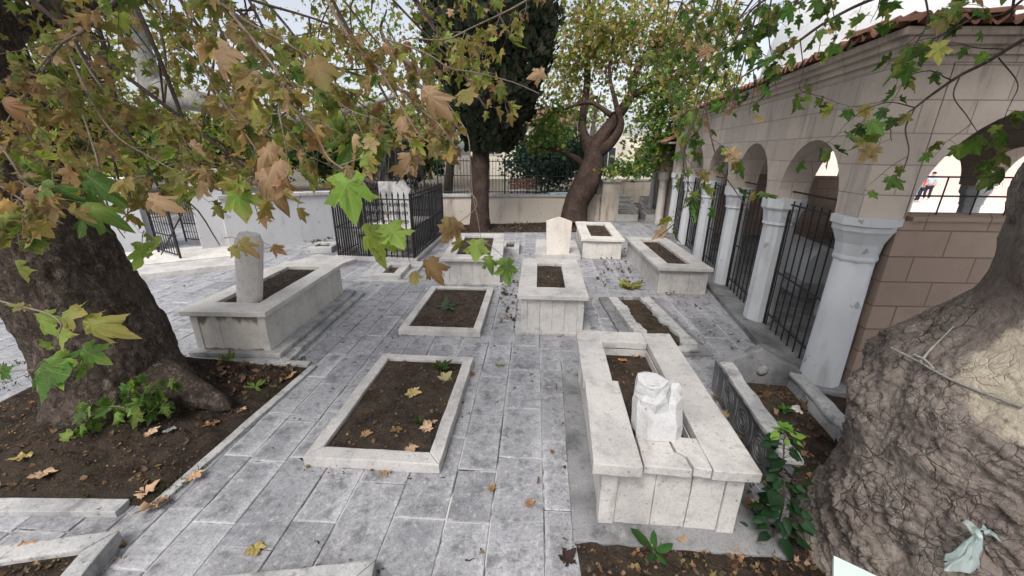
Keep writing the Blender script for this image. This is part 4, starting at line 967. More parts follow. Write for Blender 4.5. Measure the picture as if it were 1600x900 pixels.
for i in range(6):
    tb = Tubes(); cx = A_ + d * (0.47 + 0.50 * i / 5.5)
    for z_ in (0.3, 0.52, 0.74, 1.05, 1.27, 1.48):
        for s_ in (-1, 1):
            tb.add([cx + e_ * (s_ * 0.045 + 0.042 * k * math.cos(t)) + Vector((0, 0, z_ + 0.06 * k * math.sin(t))) for t, k in zip(np.linspace(0, 3.2 * PI, 22), np.linspace(1, 0.25, 22))], 0.008, 0.008, 4)
    tb.add([cx + Vector((0, 0, 0.15)), cx + Vector((0, 0, en_h))], 0.008, 0.008, 4); put('scrollwork', tb.mesh(), M['iron'], en)
bm = bmesh.new(); pts = []
for a_, b_ in ((A_, B_), (B_, C_), (C_, D_), (D_, A_)):
    d = (b_ - a_); ln = d.length; m_ = Matrix.Translation(a_) @ Matrix.Rotation(math.atan2(d.y, d.x), 4, 'Z'); add_box(bm, -0.10, ln - 0.12, -0.1, 0.1, 0.0, 0.10, m_)
put('kerb_stone', bm_mesh(bm, 0.008, 1), M['marble'], en)
ctr = (A_ + C_) / 2
t = thing('raised_tomb', 'pale tomb with tall peaked stones inside the iron enclosure', 'tomb', (ctr.x, ctr.y, 0), math.radians(-5))
boxes('body', [(-0.62, 0.62, -1.35, 1.35, 0.0, 0.62)], M['marble'], t, 0.01); boxes('rim_slab', [(-0.70, 0.70, -1.42, 1.42, 0.622, 0.70)], M['marble'], t, 0.01)
bm = bmesh.new(); add_prism(bm, [(-0.22, 0.70), (0.22, 0.70), (0.25, 1.75), (0.0, 2.02), (-0.25, 1.75)], -0.07, 0.07, Matrix.Rotation(PI / 2, 4, 'X')); o = put('peaked_stone', bm_mesh(bm, 0.01, 1), M['marble_grey'], t); o.location = (0.45, -0.5, 0)
o = boxes('square_stone', [(-0.30, 0.30, -0.07, 0.07, 0.70, 1.85)], M['marble_grey'], t, 0.01); o.location = (-0.55, 1.0, 0)

# iron fence on the rear wall
f0, f1 = Vector((-2.92, 15.93, 1.2)), Vector((3.55, 17.32, 1.12)); d = f1 - f0
fn = thing('iron_fence', 'thin dark iron fence of upright bars along the top of the back wall', 'fence', (f0.x, f0.y, 0)); L = d.length
tb = Tubes(); n = 52
for i in range(n + 1):
    p = d * (i / n); tb.add([(p.x, p.y, 1.18 + p.z), (p.x, p.y, 2.55 + p.z)], 0.010, 0.010, 5)
put('bars', tb.mesh(), M['iron_teal'], fn); tb = Tubes()
for z_ in (1.28, 1.9, 2.45): tb.add([(0, 0, z_), (d.x, d.y, z_ + d.z)], 0.016, 0.016, 5)
put('rails', tb.mesh(), M['iron_teal'], fn)
for i in range(6):
    tb = Tubes(); p = d * (i / 5); tb.add([(p.x, p.y, 1.15 + p.z), (p.x, p.y, 2.65 + p.z)], 0.028, 0.028, 6); put('post', tb.mesh(), M['iron_teal'], fn)
p = dep(876, 304, 16.3); o = tagit(boxes('plastic_sheet', [(-0.45, 0.45, -0.12, 0.2, 0, 0.05)], M['bluesheet'], None, 0.02, 0.03), 'pale blue sheet lying on the back wall coping beside the leaning tree', 'sheet'); o.location = (1.95, 16.98, 1.145); o.rotation_euler = (0, 0, math.radians(12))

# terrace behind the rear wall, and the bench on it
boxes('terrace', [(-30, 4.4, 18.4, 70, -0.05, 0.62)], M['ground'], None, 0)['kind'] = 'structure'
bn = thing('bench', 'pinkish slatted wooden bench behind the back wall fence', 'bench', (0.55, 19.2, 0.62), math.radians(8))
for k in range(4): boxes('back_slat', [(-0.68, 0.68, 0.20 + 0.02 * k, 0.235 + 0.02 * k, 0.50 + 0.13 * k, 0.60 + 0.13 * k)], M['benchwood'], bn, 0.008)
for k in range(3): boxes('seat_slat', [(-0.70, 0.70, -0.28 + 0.15 * k, -0.15 + 0.15 * k, 0.42, 0.455)], M['lime'], bn, 0.006)
for sx in (-0.62, 0.62):
    boxes('leg', [(sx - 0.04, sx + 0.04, -0.25, -0.18, 0, 0.418)], M['benchwood'], bn, 0.006); boxes('leg', [(sx - 0.04, sx + 0.04, 0.24, 0.30, 0, 1.0)], M['benchwood'], bn, 0.006)

# far graves, wall and houses beyond
wall_seg('far_wall', 'pale far wall closing off the graves past the porch', (3.9, 23.4), (10.5, 24.2), 1.25, 1.25, 0.3, M['rubble'])
rng = np.random.default_rng(8)
LF = [('low white far grave box in the front row past the wall pier, darker soil inside'), ('white far grave box in the front row nearest the porch'), ('far grave box in the second row, beside the pier'), ('far grave box in the second row, wide and low'),
      ('far grave box in the third row with tall side slabs'), ('far grave box in the third row nearest the porch column'), ('last far grave box against the pale far wall'), ('last far grave box by the porch side of the far wall')]
for k in range(8):
    r, c2 = k // 2, k % 2; x = 4.95 + 0.35 * r + c2 * 1.35 + rng.uniform(-.1, .1); y = 17.6 + r * 1.4; h = 0.28 + 0.06 * r
    t = thing('grave_box', LF[k], 'grave', (x, y, 0), math.radians(-8 + rng.uniform(-4, 4)), 'pale grave boxes beyond the wall pier')
    for q in ((-0.5, 0.5, -0.5, -0.38, 0, h), (-0.5, 0.5, 0.38, 0.5, 0, h * 1.2), (-0.5, -0.38, -0.377, 0.377, 0, h), (0.38, 0.5, -0.377, 0.377, 0, h)): boxes('side_slab', [q], M['marble'], t, 0.01, 0.01)
    boxes('soil', [(-0.378, 0.378, -0.376, 0.376, 0, h - 0.1)], M['soil_grave'], t, 0)
def house(label, loc, rz, w, dpt, h, mat, wins, roof=True, wsize=(1.0, 1.5)):
    t = thing('house', label, 'house', loc, rz)
    boxes('wall', [(0, w, 0, dpt, 0, h)], mat, t, 0)
    for x, z_ in wins:
        fr = boxes('window', [(x - wsize[0] / 2 - 0.09, x + wsize[0] / 2 + 0.09, -0.05, -0.004, z_ - 0.09, z_ + wsize[1] + 0.09)], M['whitepaint'], t, 0.005)
        boxes('pane', [(x - wsize[0] / 2, x - 0.03, -0.07, -0.052, z_, z_ + wsize[1]), (x + 0.03, x + wsize[0] / 2, -0.07, -0.052, z_, z_ + wsize[1])], M['window'], fr, 0)
    if roof:
        bm = bmesh.new(); add_prism(bm, [(-0.4, h + 0.003), (dpt + 0.4, h + 0.003), (dpt / 2, h + 1.5)], -0.4, w + 0.4, Matrix.Rotation(PI / 2, 4, 'Z') @ Matrix.Rotation(PI / 2, 4, 'X')); put('roof', bm_mesh(bm), M['terracotta'], t)
    return t
house('pale pink building seen through the arcade arches', (22.0, 36.0, 0), math.radians(-52), 32, 8, 7.5, M['pink'], [(2 + 3.6 * i, z_) for i in range(8) for z_ in (1.0, 3.4)])
house('cream house glimpsed between the cypress and the shrub behind the fence', (-3.5, 34, 0.6), math.radians(6), 9, 7, 4.3, M['cream'], [(2.0, 2.0), (4.7, 2.0), (7, 2.0)])
house('cream house behind the far graves, partly hidden by leaves', (5.2, 31, 0), math.radians(-6), 12, 8, 3.9, M['cream'], [(1.8 + 2.4 * i, 1.6) for i in range(5)], False)
boxes('plaza', [(10.2, 60, -6, 60, -0.05, 0.004)], M['bright_pave'], None, 0)['kind'] = 'structure'

# ------------------------------------------------------------------ trees
def trunk_mesh(path, radii, nth=64, per=10, amp=0.05, fs=3.0, flare=None, seed=0, lob=0.0, kz=0.6, fine=0.012):
    P = catmull(path, per); R = np.interp(np.linspace(0, 1, len(P)), np.linspace(0, 1, len(radii)), radii)
    T = unit(np.gradient(P, axis=0)); A = unit(np.cross(T, np.array([0.0, 1.0, 0.0]))); B = np.cross(T, A)
    th = np.linspace(0, 2 * PI, nth, endpoint=False)
    dirs = A[:, None] * np.cos(th)[None, :, None] + B[:, None] * np.sin(th)[None, :, None]
    base = P[:, None] + R[:, None, None] * dirs
    q = base.reshape(-1, 3) * np.array([1, 1, kz])
    n = fbm(q * fs, 4, seed).reshape(len(P), nth) * amp + fbm(q * fs * 7, 3, seed + 9).reshape(len(P), nth) * fine
    if lob: n = n + lob * np.cos(th * 5 + seed)[None] * np.exp(-np.linspace(0, 6, len(P)))[:, None]
    V = base + (n * np.clip(R / R.max(), 0.15, 1)[:, None])[..., None] * dirs
    m = len(P); i = np.arange(m - 1)[:, None] * nth + np.arange(nth)[None]; j = np.arange(m - 1)[:, None] * nth + (np.arange(nth) + 1)[None] % nth
    return mesh_np(V.reshape(-1, 3), [np.stack([i, j, j + nth, i + nth], -1).reshape(-1, 4)], smooth=True)

# --- left plane tree: huge dark trunk leaning left
t1 = thing('plane_tree', 'huge dark-trunked plane tree in the soil bed on the left, hung with autumn leaves', 'tree', (T1C[0], T1C[1], 0))
def rel(p, t): return np.array(tuple(p)) - np.array(tuple(t.location))
prof = [((30, 692), (345, 690)), ((36, 655), (334, 652)), ((42, 619), (314, 619)), ((46, 580), (288, 580)), ((12, 500), (250, 500)), ((-75, 400), (192, 400)), ((-150, 300), (130, 300)), ((-205, 200), (96, 200)), ((-250, 100), (52, 100)), ((-270, 0), (15, 0)), ((-290, -150), (-40, -150)), ((-290, -320), (-90, -320))]
pa, ra = [], []
for a_, b_ in prof:
    da, db = ray(*a_), ray(*b_); ta, tb2 = math.atan2(da[0], da[1]), math.atan2(db[0], db[1]); tc = (ta + tb2) / 2; D_h = math.hypot(*T1C)
    x_, y_ = D_h * math.sin(tc), D_h * math.cos(tc); pxm = (a_[0] + b_[0]) / 2; pym = (a_[1] + b_[1]) / 2; dm = ray(pxm, pym); zc_ = CAM_H + dm[2] * D_h / math.hypot(dm[0], dm[1])
    pa.append(rel((x_, y_, zc_), t1)); ra.append(D_h * math.sin((tb2 - ta) / 2))

put('trunk', trunk_mesh(pa, ra, 260, 26, 0.09, 2.2, seed=2, lob=0.05, fine=0.045), M['bark_dark'], t1)
# root toe on the right with the knob
put('root', trunk_mesh([rel(dep(180, 530, 4.65), t1), rel(dep(235, 580, 4.5), t1), rel(dep(285, 608, 4.42), t1), rel(dep(325, 622, 4.38), t1), rel(dep(350, 634, 4.36), t1), rel(dep(360, 640, 4.35), t1)], [0.52, 0.32, 0.18, 0.12, 0.08, 0.01], 40, 8, 0.06, 5, seed=5), M['bark_dark'], t1)
def limb(t, pts, r, mat, name='limb', nth=16, amp=0.02, seed=0):
    return put(name, trunk_mesh([rel(p, t) for p in pts], r, nth, 10, amp, 4, seed=seed), mat, t)
limb(t1, [dep(-80, 100, 4.8), dep(10, 52, 4.1), dep(80, 22, 3.6), dep(150, 2, 3.4), dep(240, -40, 3.2)], [0.20, 0.13, 0.10, 0.085, 0.07], M['bark_dark'], seed=1)
limb(t1, [dep(-60, -250, 4.6), dep(90, -120, 6.0), dep(185, 10, 6.8), dep(225, 100, 7.0), dep(243, 146, 7.1)], [0.34, 0.28, 0.22, 0.19, 0.17], M['bark_pale'], seed=2)
limb(t1, [dep(236, 120, 7.1), dep(262, 150, 7.1), dep(310, 158, 7.1), dep(350, 168, 7.2), dep(420, 186, 7.2), dep(510, 180, 7.3), dep(620, 150, 7.4)], [0.15, 0.175, 0.18, 0.15, 0.11, 0.07, 0.04], M['bark_pale'], seed=3)

def lower_bound(px):      # where the left canopy's foliage ends, in photo pixels
    return np.interp(px, [-200, 0, 60, 150, 230, 300, 380, 440, 480, 540, 600, 660, 720, 760, 800, 850, 880, 900], [430, 430, 400, 355, 375, 365, 330, 330, 300, 300, 270, 270, 262, 225, 190, 130, 60, -30])
def ok_near(p):
    x, y, z = proj(np.asarray(p)[None]); return y[0] < lower_bound(x[0]) - 8 and z[0] > 0.9
def ok_mid(p):
    x, y, z = proj(np.asarray(p)[None]); return y[0] < lower_bound(x[0]) - 40 and z[0] > 1.3

rng = np.random.default_rng(21)
near = Foliage(); br = Tubes()
def branch(F, pts, r0, r1, side_every, side_len, size, nleaf, pal, rng, ok=None, droop=0.6, tip=True, kb=br, org=t1, k=6):
    P = catmull(pts, 7); kb.add([rel(p, org) for p in P], r0, r1, k)
    seg = np.linalg.norm(np.diff(P, axis=0), axis=1); acc = 0
    for i in range(len(seg)):
        acc += seg[i]
        if acc > side_every and i > 2:
            acc = rng.uniform(0, side_every * 0.3); T = unit(P[i + 1] - P[i]); a = rng.normal(0, 1, 3); a = unit(a - T * a.dot(T))
            F.twig(rel(P[i], org), unit(T * 0.6 + a * 0.9 + np.array([0, 0, -0.15])), side_len * rng.uniform(0.6, 1.3), pal, rng, size, nleaf, max(0.0022, r1 * 0.7), droop, (lambda q: ok(q + np.array(tuple(org.location)))) if ok else None)
    if tip: F.twig(rel(P[-1], org), unit(P[-1] - P[-3]), side_len, pal, rng, size, nleaf + 2, r1, droop, (lambda q: ok(q + np.array(tuple(org.location)))) if ok else None)
D3 = lambda *a: [dep(*p) for p in a]
NB_ = [
 (D3((240, -30, 2.0), (178, 2, 1.95), (130, 48, 1.95), (92, 72, 1.95), (60, 128, 2.0), (30, 200, 2.1)), 0.010, 0.004),
 (D3((92, 72, 1.95), (62, 105, 1.9), (40, 150, 1.9), (36, 190, 1.9), (60, 235, 1.9), (82, 262, 1.9)), 0.005, 0.003),
 (D3((45, 140, 2.0), (20, 175, 2.0), (-10, 225, 2.0)), 0.005, 0.003),
 (D3((300, -40, 2.6), (345, 5, 2.5), (400, 42, 2.4), (445, 66, 2.4), (487, 94, 2.4), (520, 130, 2.3)), 0.010, 0.004),
 (D3((360, 20, 2.0), (400, 68, 1.85), (428, 105, 1.75), (441, 128, 1.7), (457, 166, 1.62), (490, 204, 1.58), (513, 246, 1.55), (536, 264, 1.52)), 0.008, 0.003),
 (D3((441, 128, 1.7), (478, 138, 1.7), (513, 151, 1.7), (551, 174, 1.7), (589, 186, 1.72)), 0.005, 0.0025),
 (D3((440, 128, 1.7), (436, 170, 1.72), (441, 200, 1.72), (447, 232, 1.72)), 0.004, 0.0025),
 (D3((500, -20, 2.7), (540, 50, 2.5), (566, 81, 2.45), (611, 125, 2.35), (638, 155, 2.3), (662, 175, 2.3), (687, 196, 2.25), (713, 232, 2.2)), 0.012, 0.004),
 (D3((840, -10, 2.7), (797, 15, 2.7), (740, 42, 2.7), (695, 62, 2.7), (650, 60, 2.7)), 0.007, 0.004),
 (D3((600, 60, 2.6), (665, 83, 2.6), (702, 106, 2.6), (740, 113, 2.6), (800, 128, 2.6), (842, 146, 2.6)), 0.007, 0.003),
 (D3((690, 150, 2.4), (728, 205, 2.4), (735, 250, 2.4), (738, 300, 2.4), (745, 335, 2.4), (752, 375, 2.4)), 0.005, 0.002),
 (D3((680, 190, 2.4), (710, 240, 2.35), (725, 285, 2.35), (745, 320, 2.35), (715, 350, 2.35)), 0.004, 0.002),
 (D3((230, -20, 2.9), (260, 40, 2.8), (300, 90, 2.7), (345, 130, 2.6), (365, 180, 2.5)), 0.008, 0.003),
 (D3((100, 40, 2.5), (140, 110, 2.4), (175, 150, 2.4), (230, 175, 2.4), (275, 200, 2.3)), 0.007, 0.003),
 (D3((110, 90, 2.2), (150, 170, 2.1), (185, 215, 2.1), (225, 240, 2.1), (265, 262, 2.1), (285, 268, 2.0)), 0.006, 0.0025),
 (D3((300, 60, 2.3), (330, 130, 2.2), (370, 190, 2.15), (405, 240, 2.1), (420, 265, 2.1)), 0.006, 0.0025),
 (D3((130, 180, 2.0), (152, 250, 1.95), (165, 310, 1.95), (180, 350, 1.95), (195, 372, 1.95)), 0.005, 0.0025),
 (D3((600, 120, 2.0), (630, 170, 1.95), (655, 210, 1.95), (690, 235, 1.95)), 0.005, 0.0025),
 (D3((-40, 180, 1.7), (10, 240, 1.6), (40, 285, 1.6), (75, 300, 1.55)), 0.006, 0.003),
 (D3((-60, 260, 1.7), (0, 290, 1.65), (60, 330, 1.65), (100, 350, 1.65)), 0.005, 0.003),
]
for i, (pts, r0, r1) in enumerate(NB_):
    branch(near, pts, r0, r1, 0.09, 0.25, 0.080, 5, AUTUMN, rng, ok_near)
# hero leaves: single leaves that hang in plain sight (stem point, tip, distance, colours)
def hero(F, org, s, e, d0, d1, c, ed, face=(0, -1, 0.35), pet=None):
    a, b = dep(*s, d0), dep(*e, d1); dv = np.array(tuple(b - a)); L = np.linalg.norm(dv) / 1.05 * 0.9
    n = unit(np.array(face) + rng.normal(0, 0.15, 3)); F.leaf(rel(a, org), unit(dv), n, L, np.array(c), np.array(ed))
    if pet is not None: F.tw.add([rel(dep(*pet, d0), org), rel((dep(*pet, d0) + a) / 2 + Vector((0, 0, 0.01)), org), rel(a, org)], 0.0022, 0.0016, 4)
BRIGHT, BR2 = (0.25, 0.42, 0.075), (0.34, 0.46, 0.09)
for h in [((541, 272), (546, 345), 1.5, 1.45, BRIGHT, BRIGHT, (0.1, -1, 0.4), (536, 262)), ((580, 352), (573, 416), 1.62, 1.6, BR2, BR2, (-0.3, -1, 0.3), (593, 322)), ((608, 350), (634, 398), 1.62, 1.6, BRIGHT, LGREEN, (0.5, -1, 0.2), (600, 322)),
          ((582, 195), (585, 240), 1.75, 1.72, GREEN, BRIGHT, (0.2, -1, 0.4), (580, 180)), ((385, 285), (330, 298), 1.7, 1.6, BRIGHT, YEL, (0.1, -0.8, 0.8), (395, 276)), ((368, 290), (368, 345), 1.7, 1.66, BRIGHT, YEL, (-0.1, -1, 0.4), (392, 278)),
          ((84, 290), (88, 350), 1.7, 1.66, GREEN, GREEN, (0, -1, 0.5), (82, 268)), ((132, 318), (175, 332), 1.7, 1.66, LGREEN, GREEN, (0, -0.7, 0.8), (110, 320)), ((130, 332), (122, 376), 1.75, 1.7, GREEN, GREEN, (0.1, -1, 0.5), (110, 325)),
          ((205, 283), (150, 292), 1.8, 1.75, TAN, YEL, (0, -0.9, 0.6), (228, 275)), ((130, 270), (170, 295), 1.8, 1.75, GREEN, GREEN, (0, -0.9, 0.6), (120, 265)), ((222, 380), (215, 430), 1.9, 1.86, BRIGHT, LGREEN, (0, -1, 0.4), (225, 360)), ((240, 375), (256, 405), 1.9, 1.86, LGREEN, GREEN, (0, -1, 0.4), (225, 362)),
          ((530, 215), (520, 160), 1.8, 1.75, GREEN, LGREEN, (0, -0.9, 0.5), None), ((545, 205), (600, 260), 1.8, 1.74, GREEN, GREEN, (0.3, -0.7, 0.8), None), ((648, 258), (605, 250), 1.9, 1.85, PINKTAN, TAN, (0, -0.9, 0.6), (690, 238)), ((655, 240), (612, 265), 1.9, 1.84, PINKTAN, PINKTAN, (0, -1, 0.4), None),
          ((660, 138), (690, 175), 2.0, 1.95, PINKTAN, TAN, (0.1, -1, 0.3), (645, 130)), ((628, 182), (648, 215), 2.0, 1.95, PINKTAN, TAN, (0, -1, 0.3), None), ((430, 225), (385, 262), 1.75, 1.7, PINKTAN, TAN, (0.2, -1, 0.5), None), ((412, 262), (428, 320), 1.75, 1.7, PINKTAN, BROWN, (0.1, -1, 0.2), (415, 240)), ((440, 250), (400, 285), 1.7, 1.66, PINKTAN, TAN, (0, -1, 0.5), None),
          ((50, 350), (78, 375), 1.7, 1.65, PINKTAN, TAN, (0, -1, 0.6), None), ((230, 310), (270, 318), 1.8, 1.76, PINKTAN, TAN, (0, -0.8, 0.8), None), ((335, 70), (352, 105), 2.1, 2.0, PINKTAN, PINKTAN, (0, -1, 0.3), None), ((395, 172), (412, 190), 2.0, 1.95, LGREEN, YEL, (0, -1, 0.4), None), ((490, 90), (500, 130), 2.1, 2.0, TAN, OLIVE, (0, -1, 0.4), None),
          ((725, 140), (738, 175), 2.4, 2.35, OLIVE, TAN, (0, -1, 0.4), None), ((850, 112), (820, 118), 2.6, 2.6, PINKTAN, TAN, (0, -1, 0.4), None), ((745, 375), (742, 415), 2.3, 2.28, LGREEN, LGREEN, (0, -1, 0.3), (748, 365)), ((790, 405), (798, 450), 2.3, 2.28, GREEN, LGREEN, (0.3, -1, 0.3), (752, 375)), ((762, 400), (772, 430), 2.3, 2.28, LGREEN, GREEN, (0.3, -1, 0.3), (752, 375)),
          ((722, 375), (706, 395), 2.3, 2.28, OLIVE, TAN, (0, -1, 0.3), (715, 350)), ((668, 405), (684, 445), 2.35, 2.3, TAN, BROWN, (0, -1, 0.4), None), ((715, 345), (690, 380), 2.35, 2.3, BROWN, TAN, (0, -1, 0.3), None), ((645, 425), (650, 448), 2.35, 2.3, TAN, LGREEN, (0, -1, 0.4), None), ((700, 340), (698, 378), 2.35, 2.3, LGREEN, TAN, (0, -1, 0.3), (715, 345)),
          ((375, 375), (395, 402), 1.9, 1.87, OLIVE, TAN, (0, -1, 0.4), (350, 372)), ((425, 385), (440, 392), 2.0, 1.97, BROWN, TAN, (0, -0.8, 0.6), (400, 378)), ((362, 385), (372, 405), 1.9, 1.87, TAN, OLIVE, (0, -1, 0.4), None), ((465, 325), (470, 345), 2.0, 1.97, TAN, OLIVE, (0, -1, 0.4), (470, 305)), ((410, 335), (408, 352), 2.0, 1.97, BROWN, TAN, (0, -1, 0.4), (408, 320))]:
    hero(near, t1, *h)
# low sprays in front of the trunk at the left
low = [(D3((-40, 455, 1.8), (0, 470, 1.8), (30, 478, 1.75), (75, 490, 1.7), (95, 505, 1.7), (92, 522, 1.7)), 0.005, 0.003), (D3((-40, 575, 1.9), (0, 580, 1.9), (55, 578, 1.9)), 0.003, 0.002)]
for pts, r0, r1 in low:
    lb = Tubes(); lb.add([rel(p, t1) for p in catmull(pts, 6)], r0, r1, 5); put('low_branch', lb.mesh(), M['bark_twig'], t1)
for h in [((45, 480), (5, 470), 1.75, 1.7, PINKTAN, LGREEN, (0, -0.6, 0.9), None), ((60, 490), (75, 530), 1.75, 1.7, LGREEN, LGREEN, (0, -1, 0.6), None), ((95, 512), (88, 552), 1.75, 1.7, LGREEN, YEL, (-0.5, -1, 0.4), None), ((130, 500), (178, 525), 1.75, 1.7, LGREEN, YEL, (0.1, -1, 0.5), (95, 505)),
          ((75, 560), (95, 615), 1.85, 1.8, GREEN, BRIGHT, (0, -1, 0.6), (55, 578)), ((60, 575), (120, 590), 1.85, 1.8, GREEN, GREEN, (0, -0.7, 0.8), None), ((130, 545), (160, 572), 1.9, 1.87, GREEN, LGREEN, (0, -1, 0.5), None), ((80, 545), (60, 525), 1.9, 1.87, LGREEN, GREEN, (0, -1, 0.5), None), ((0, 575), (12, 596), 1.8, 1.78, GREEN, GREEN, (0, -1, 0.5), None),
          ((100, 490), (122, 486), 1.75, 1.7, LGREEN, YEL, (0, -0.8, 0.8), None), ((120, 575), (140, 590), 1.95, 1.9, BRIGHT, LGREEN, (0, -1, 0.5), None)]:
    hero(near, t1, *h)
near.tw.V += br.V; near.tw.F += [f + near.tw.n for f in br.F]; near.tw.n += br.n
near.build('foliage', 'branches', M['leaf_near'], M['bark_twig'], t1, LEAF_HI, 0.42)

# mid crown of the left tree: boughs 2.8-6.5 m away, branching into leafy twigs
mid = Foliage(); bo = Tubes(); rng = np.random.default_rng(31)
def bough(F, kb, p0, p1, r0, n_sub, sub_len, rng, pal, size, nleaf, okf, org, sag=0.3, tw_every=0.16, tw_len=0.32, petiole=False):
    p0, p1 = np.array(tuple(p0)), np.array(tuple(p1)); L = np.linalg.norm(p1 - p0)
    c = (p0 + p1) / 2 + rng.normal(0, 0.12 * L, 3) + np.array([0, 0, sag])
    P = catmull([p0, c, p1], 8); kb.add([rel(p, org) for p in P], r0, r0 * 0.35, 6)
    o_ = np.array(tuple(org.location)); okr = (lambda q: okf(q + o_)) if okf else None
    for i in range(n_sub):
        t = rng.uniform(0.15, 1.0) * (len(P) - 1); k = int(min(t, len(P) - 2)); s = P[k] + (P[k + 1] - P[k]) * (t - k); T = unit(P[k + 1] - P[k])
        a = rng.normal(0, 1, 3); a = unit(a - T * a.dot(T)); d = unit(T * 0.5 + a * 0.9 + np.array([0, 0, -0.2])); e = s + d * sub_len * rng.uniform(0.5, 1.2) + np.array([0, 0, -0.2 * sub_len])
        m = (s + e) / 2 + rng.normal(0, 0.06, 3) + np.array([0, 0, 0.08]); Q = catmull([s, m, e], 4)
        if okf and not okf(Q[len(Q) // 2]): continue
        kb.add([rel(p, org) for p in Q], r0 * 0.35, r0 * 0.15, 5)
        seg = np.linalg.norm(np.diff(Q, axis=0), axis=1); n = max(2, int(seg.sum() / tw_every))
        for j in range(n):
            tt = (j + rng.uniform(0.2, 1)) / n * (len(Q) - 1); kk = int(min(tt, len(Q) - 2)); q = Q[kk] + (Q[kk + 1] - Q[kk]) * (tt - kk)
            b = rng.normal(0, 1, 3); F.twig(rel(q, org), unit(b * 0.8 + d * 0.6 + np.array([0, 0, -0.2])), tw_len * rng.uniform(0.6, 1.2), pal, rng, size, nleaf, 0.0028, 0.7, okr, petiole, 0.2)
top = np.array(tuple(dep(-60, -280, 4.4)))
mid_t = [(60, 60, 3.6), (120, 230, 4.2), (330, 100, 4.4), (380, 40, 3.2), (420, 190, 4.0), (470, 110, 4.6), (520, 40, 3.6), (560, 150, 3.4), (600, 80, 4.4), (650, 150, 3.8), (680, 50, 3.4), (720, 110, 4.0), (760, 170, 3.5), (310, 250, 4.4), (190, 300, 4.6), (500, 220, 3.8),
         (30, 320, 3.2), (640, 215, 3.6), (800, 60, 4.0), (440, 270, 4.4), (405, 280, 3.0), (330, 300, 3.4), (255, 305, 3.2), (205, 325, 3.0), (250, 250, 5.6), (560, 230, 5.0), (580, 20, 5.4)]
for k, (x, y, d) in enumerate(mid_t):
    s = (top * 0.45 + np.array(tuple(dep(x * 0.75 + 40, y - 300, d + 0.6))) * 0.55)
    bough(mid, bo, s, dep(x, y, d), 0.028, 4 if y < 125 else 7, 0.75, rng, MIDCROWN, 0.080, 5, ok_mid, t1, 0.2)
mid.tw.V += bo.V; mid.tw.F += [f + mid.tw.n for f in bo.F]; mid.tw.n += bo.n
mid.build('foliage', 'boughs', M['leaf'], M['bark_limb'], t1, LEAF_LO, 0.25)
# suckers at the trunk foot
rng = np.random.default_rng(41)
for bx, by, hx, hy, d in [(200, 660, 240, 600, 3.6), (190, 670, 205, 590, 3.6), (215, 655, 272, 588, 3.7), (150, 670, 140, 625, 3.5), (235, 650, 262, 625, 3.7), (120, 690, 130, 660, 3.5), (150, 640, 205, 640, 3.5)]:
    suck = Foliage(); d += 0.45; a, b = dep(bx, by, d), dep(hx, hy, d - 0.1); P = catmull([a, (a + b) / 2 + Vector((0.02, 0, 0.04)), b], 4); suck.tw.add([rel(p, t1) for p in P], 0.005, 0.003, 5)
    for q in P[3:]:
        for _ in range(2): suck.hang(rel(q, t1), rng.uniform(0.08, 0.14), [(2, GREEN, GREEN), (1, LGREEN, GREEN), (1, GREEN, BRIGHT)], rng)
    sk = put('sucker_shoot', leaves_mesh(suck.P, suck.D, suck.N, suck.S, suck.C, suck.E, LEAF_HI, 0.2), M['leaf_near'], t1); put('stem', suck.tw.mesh(), M['bark_twig'], sk)

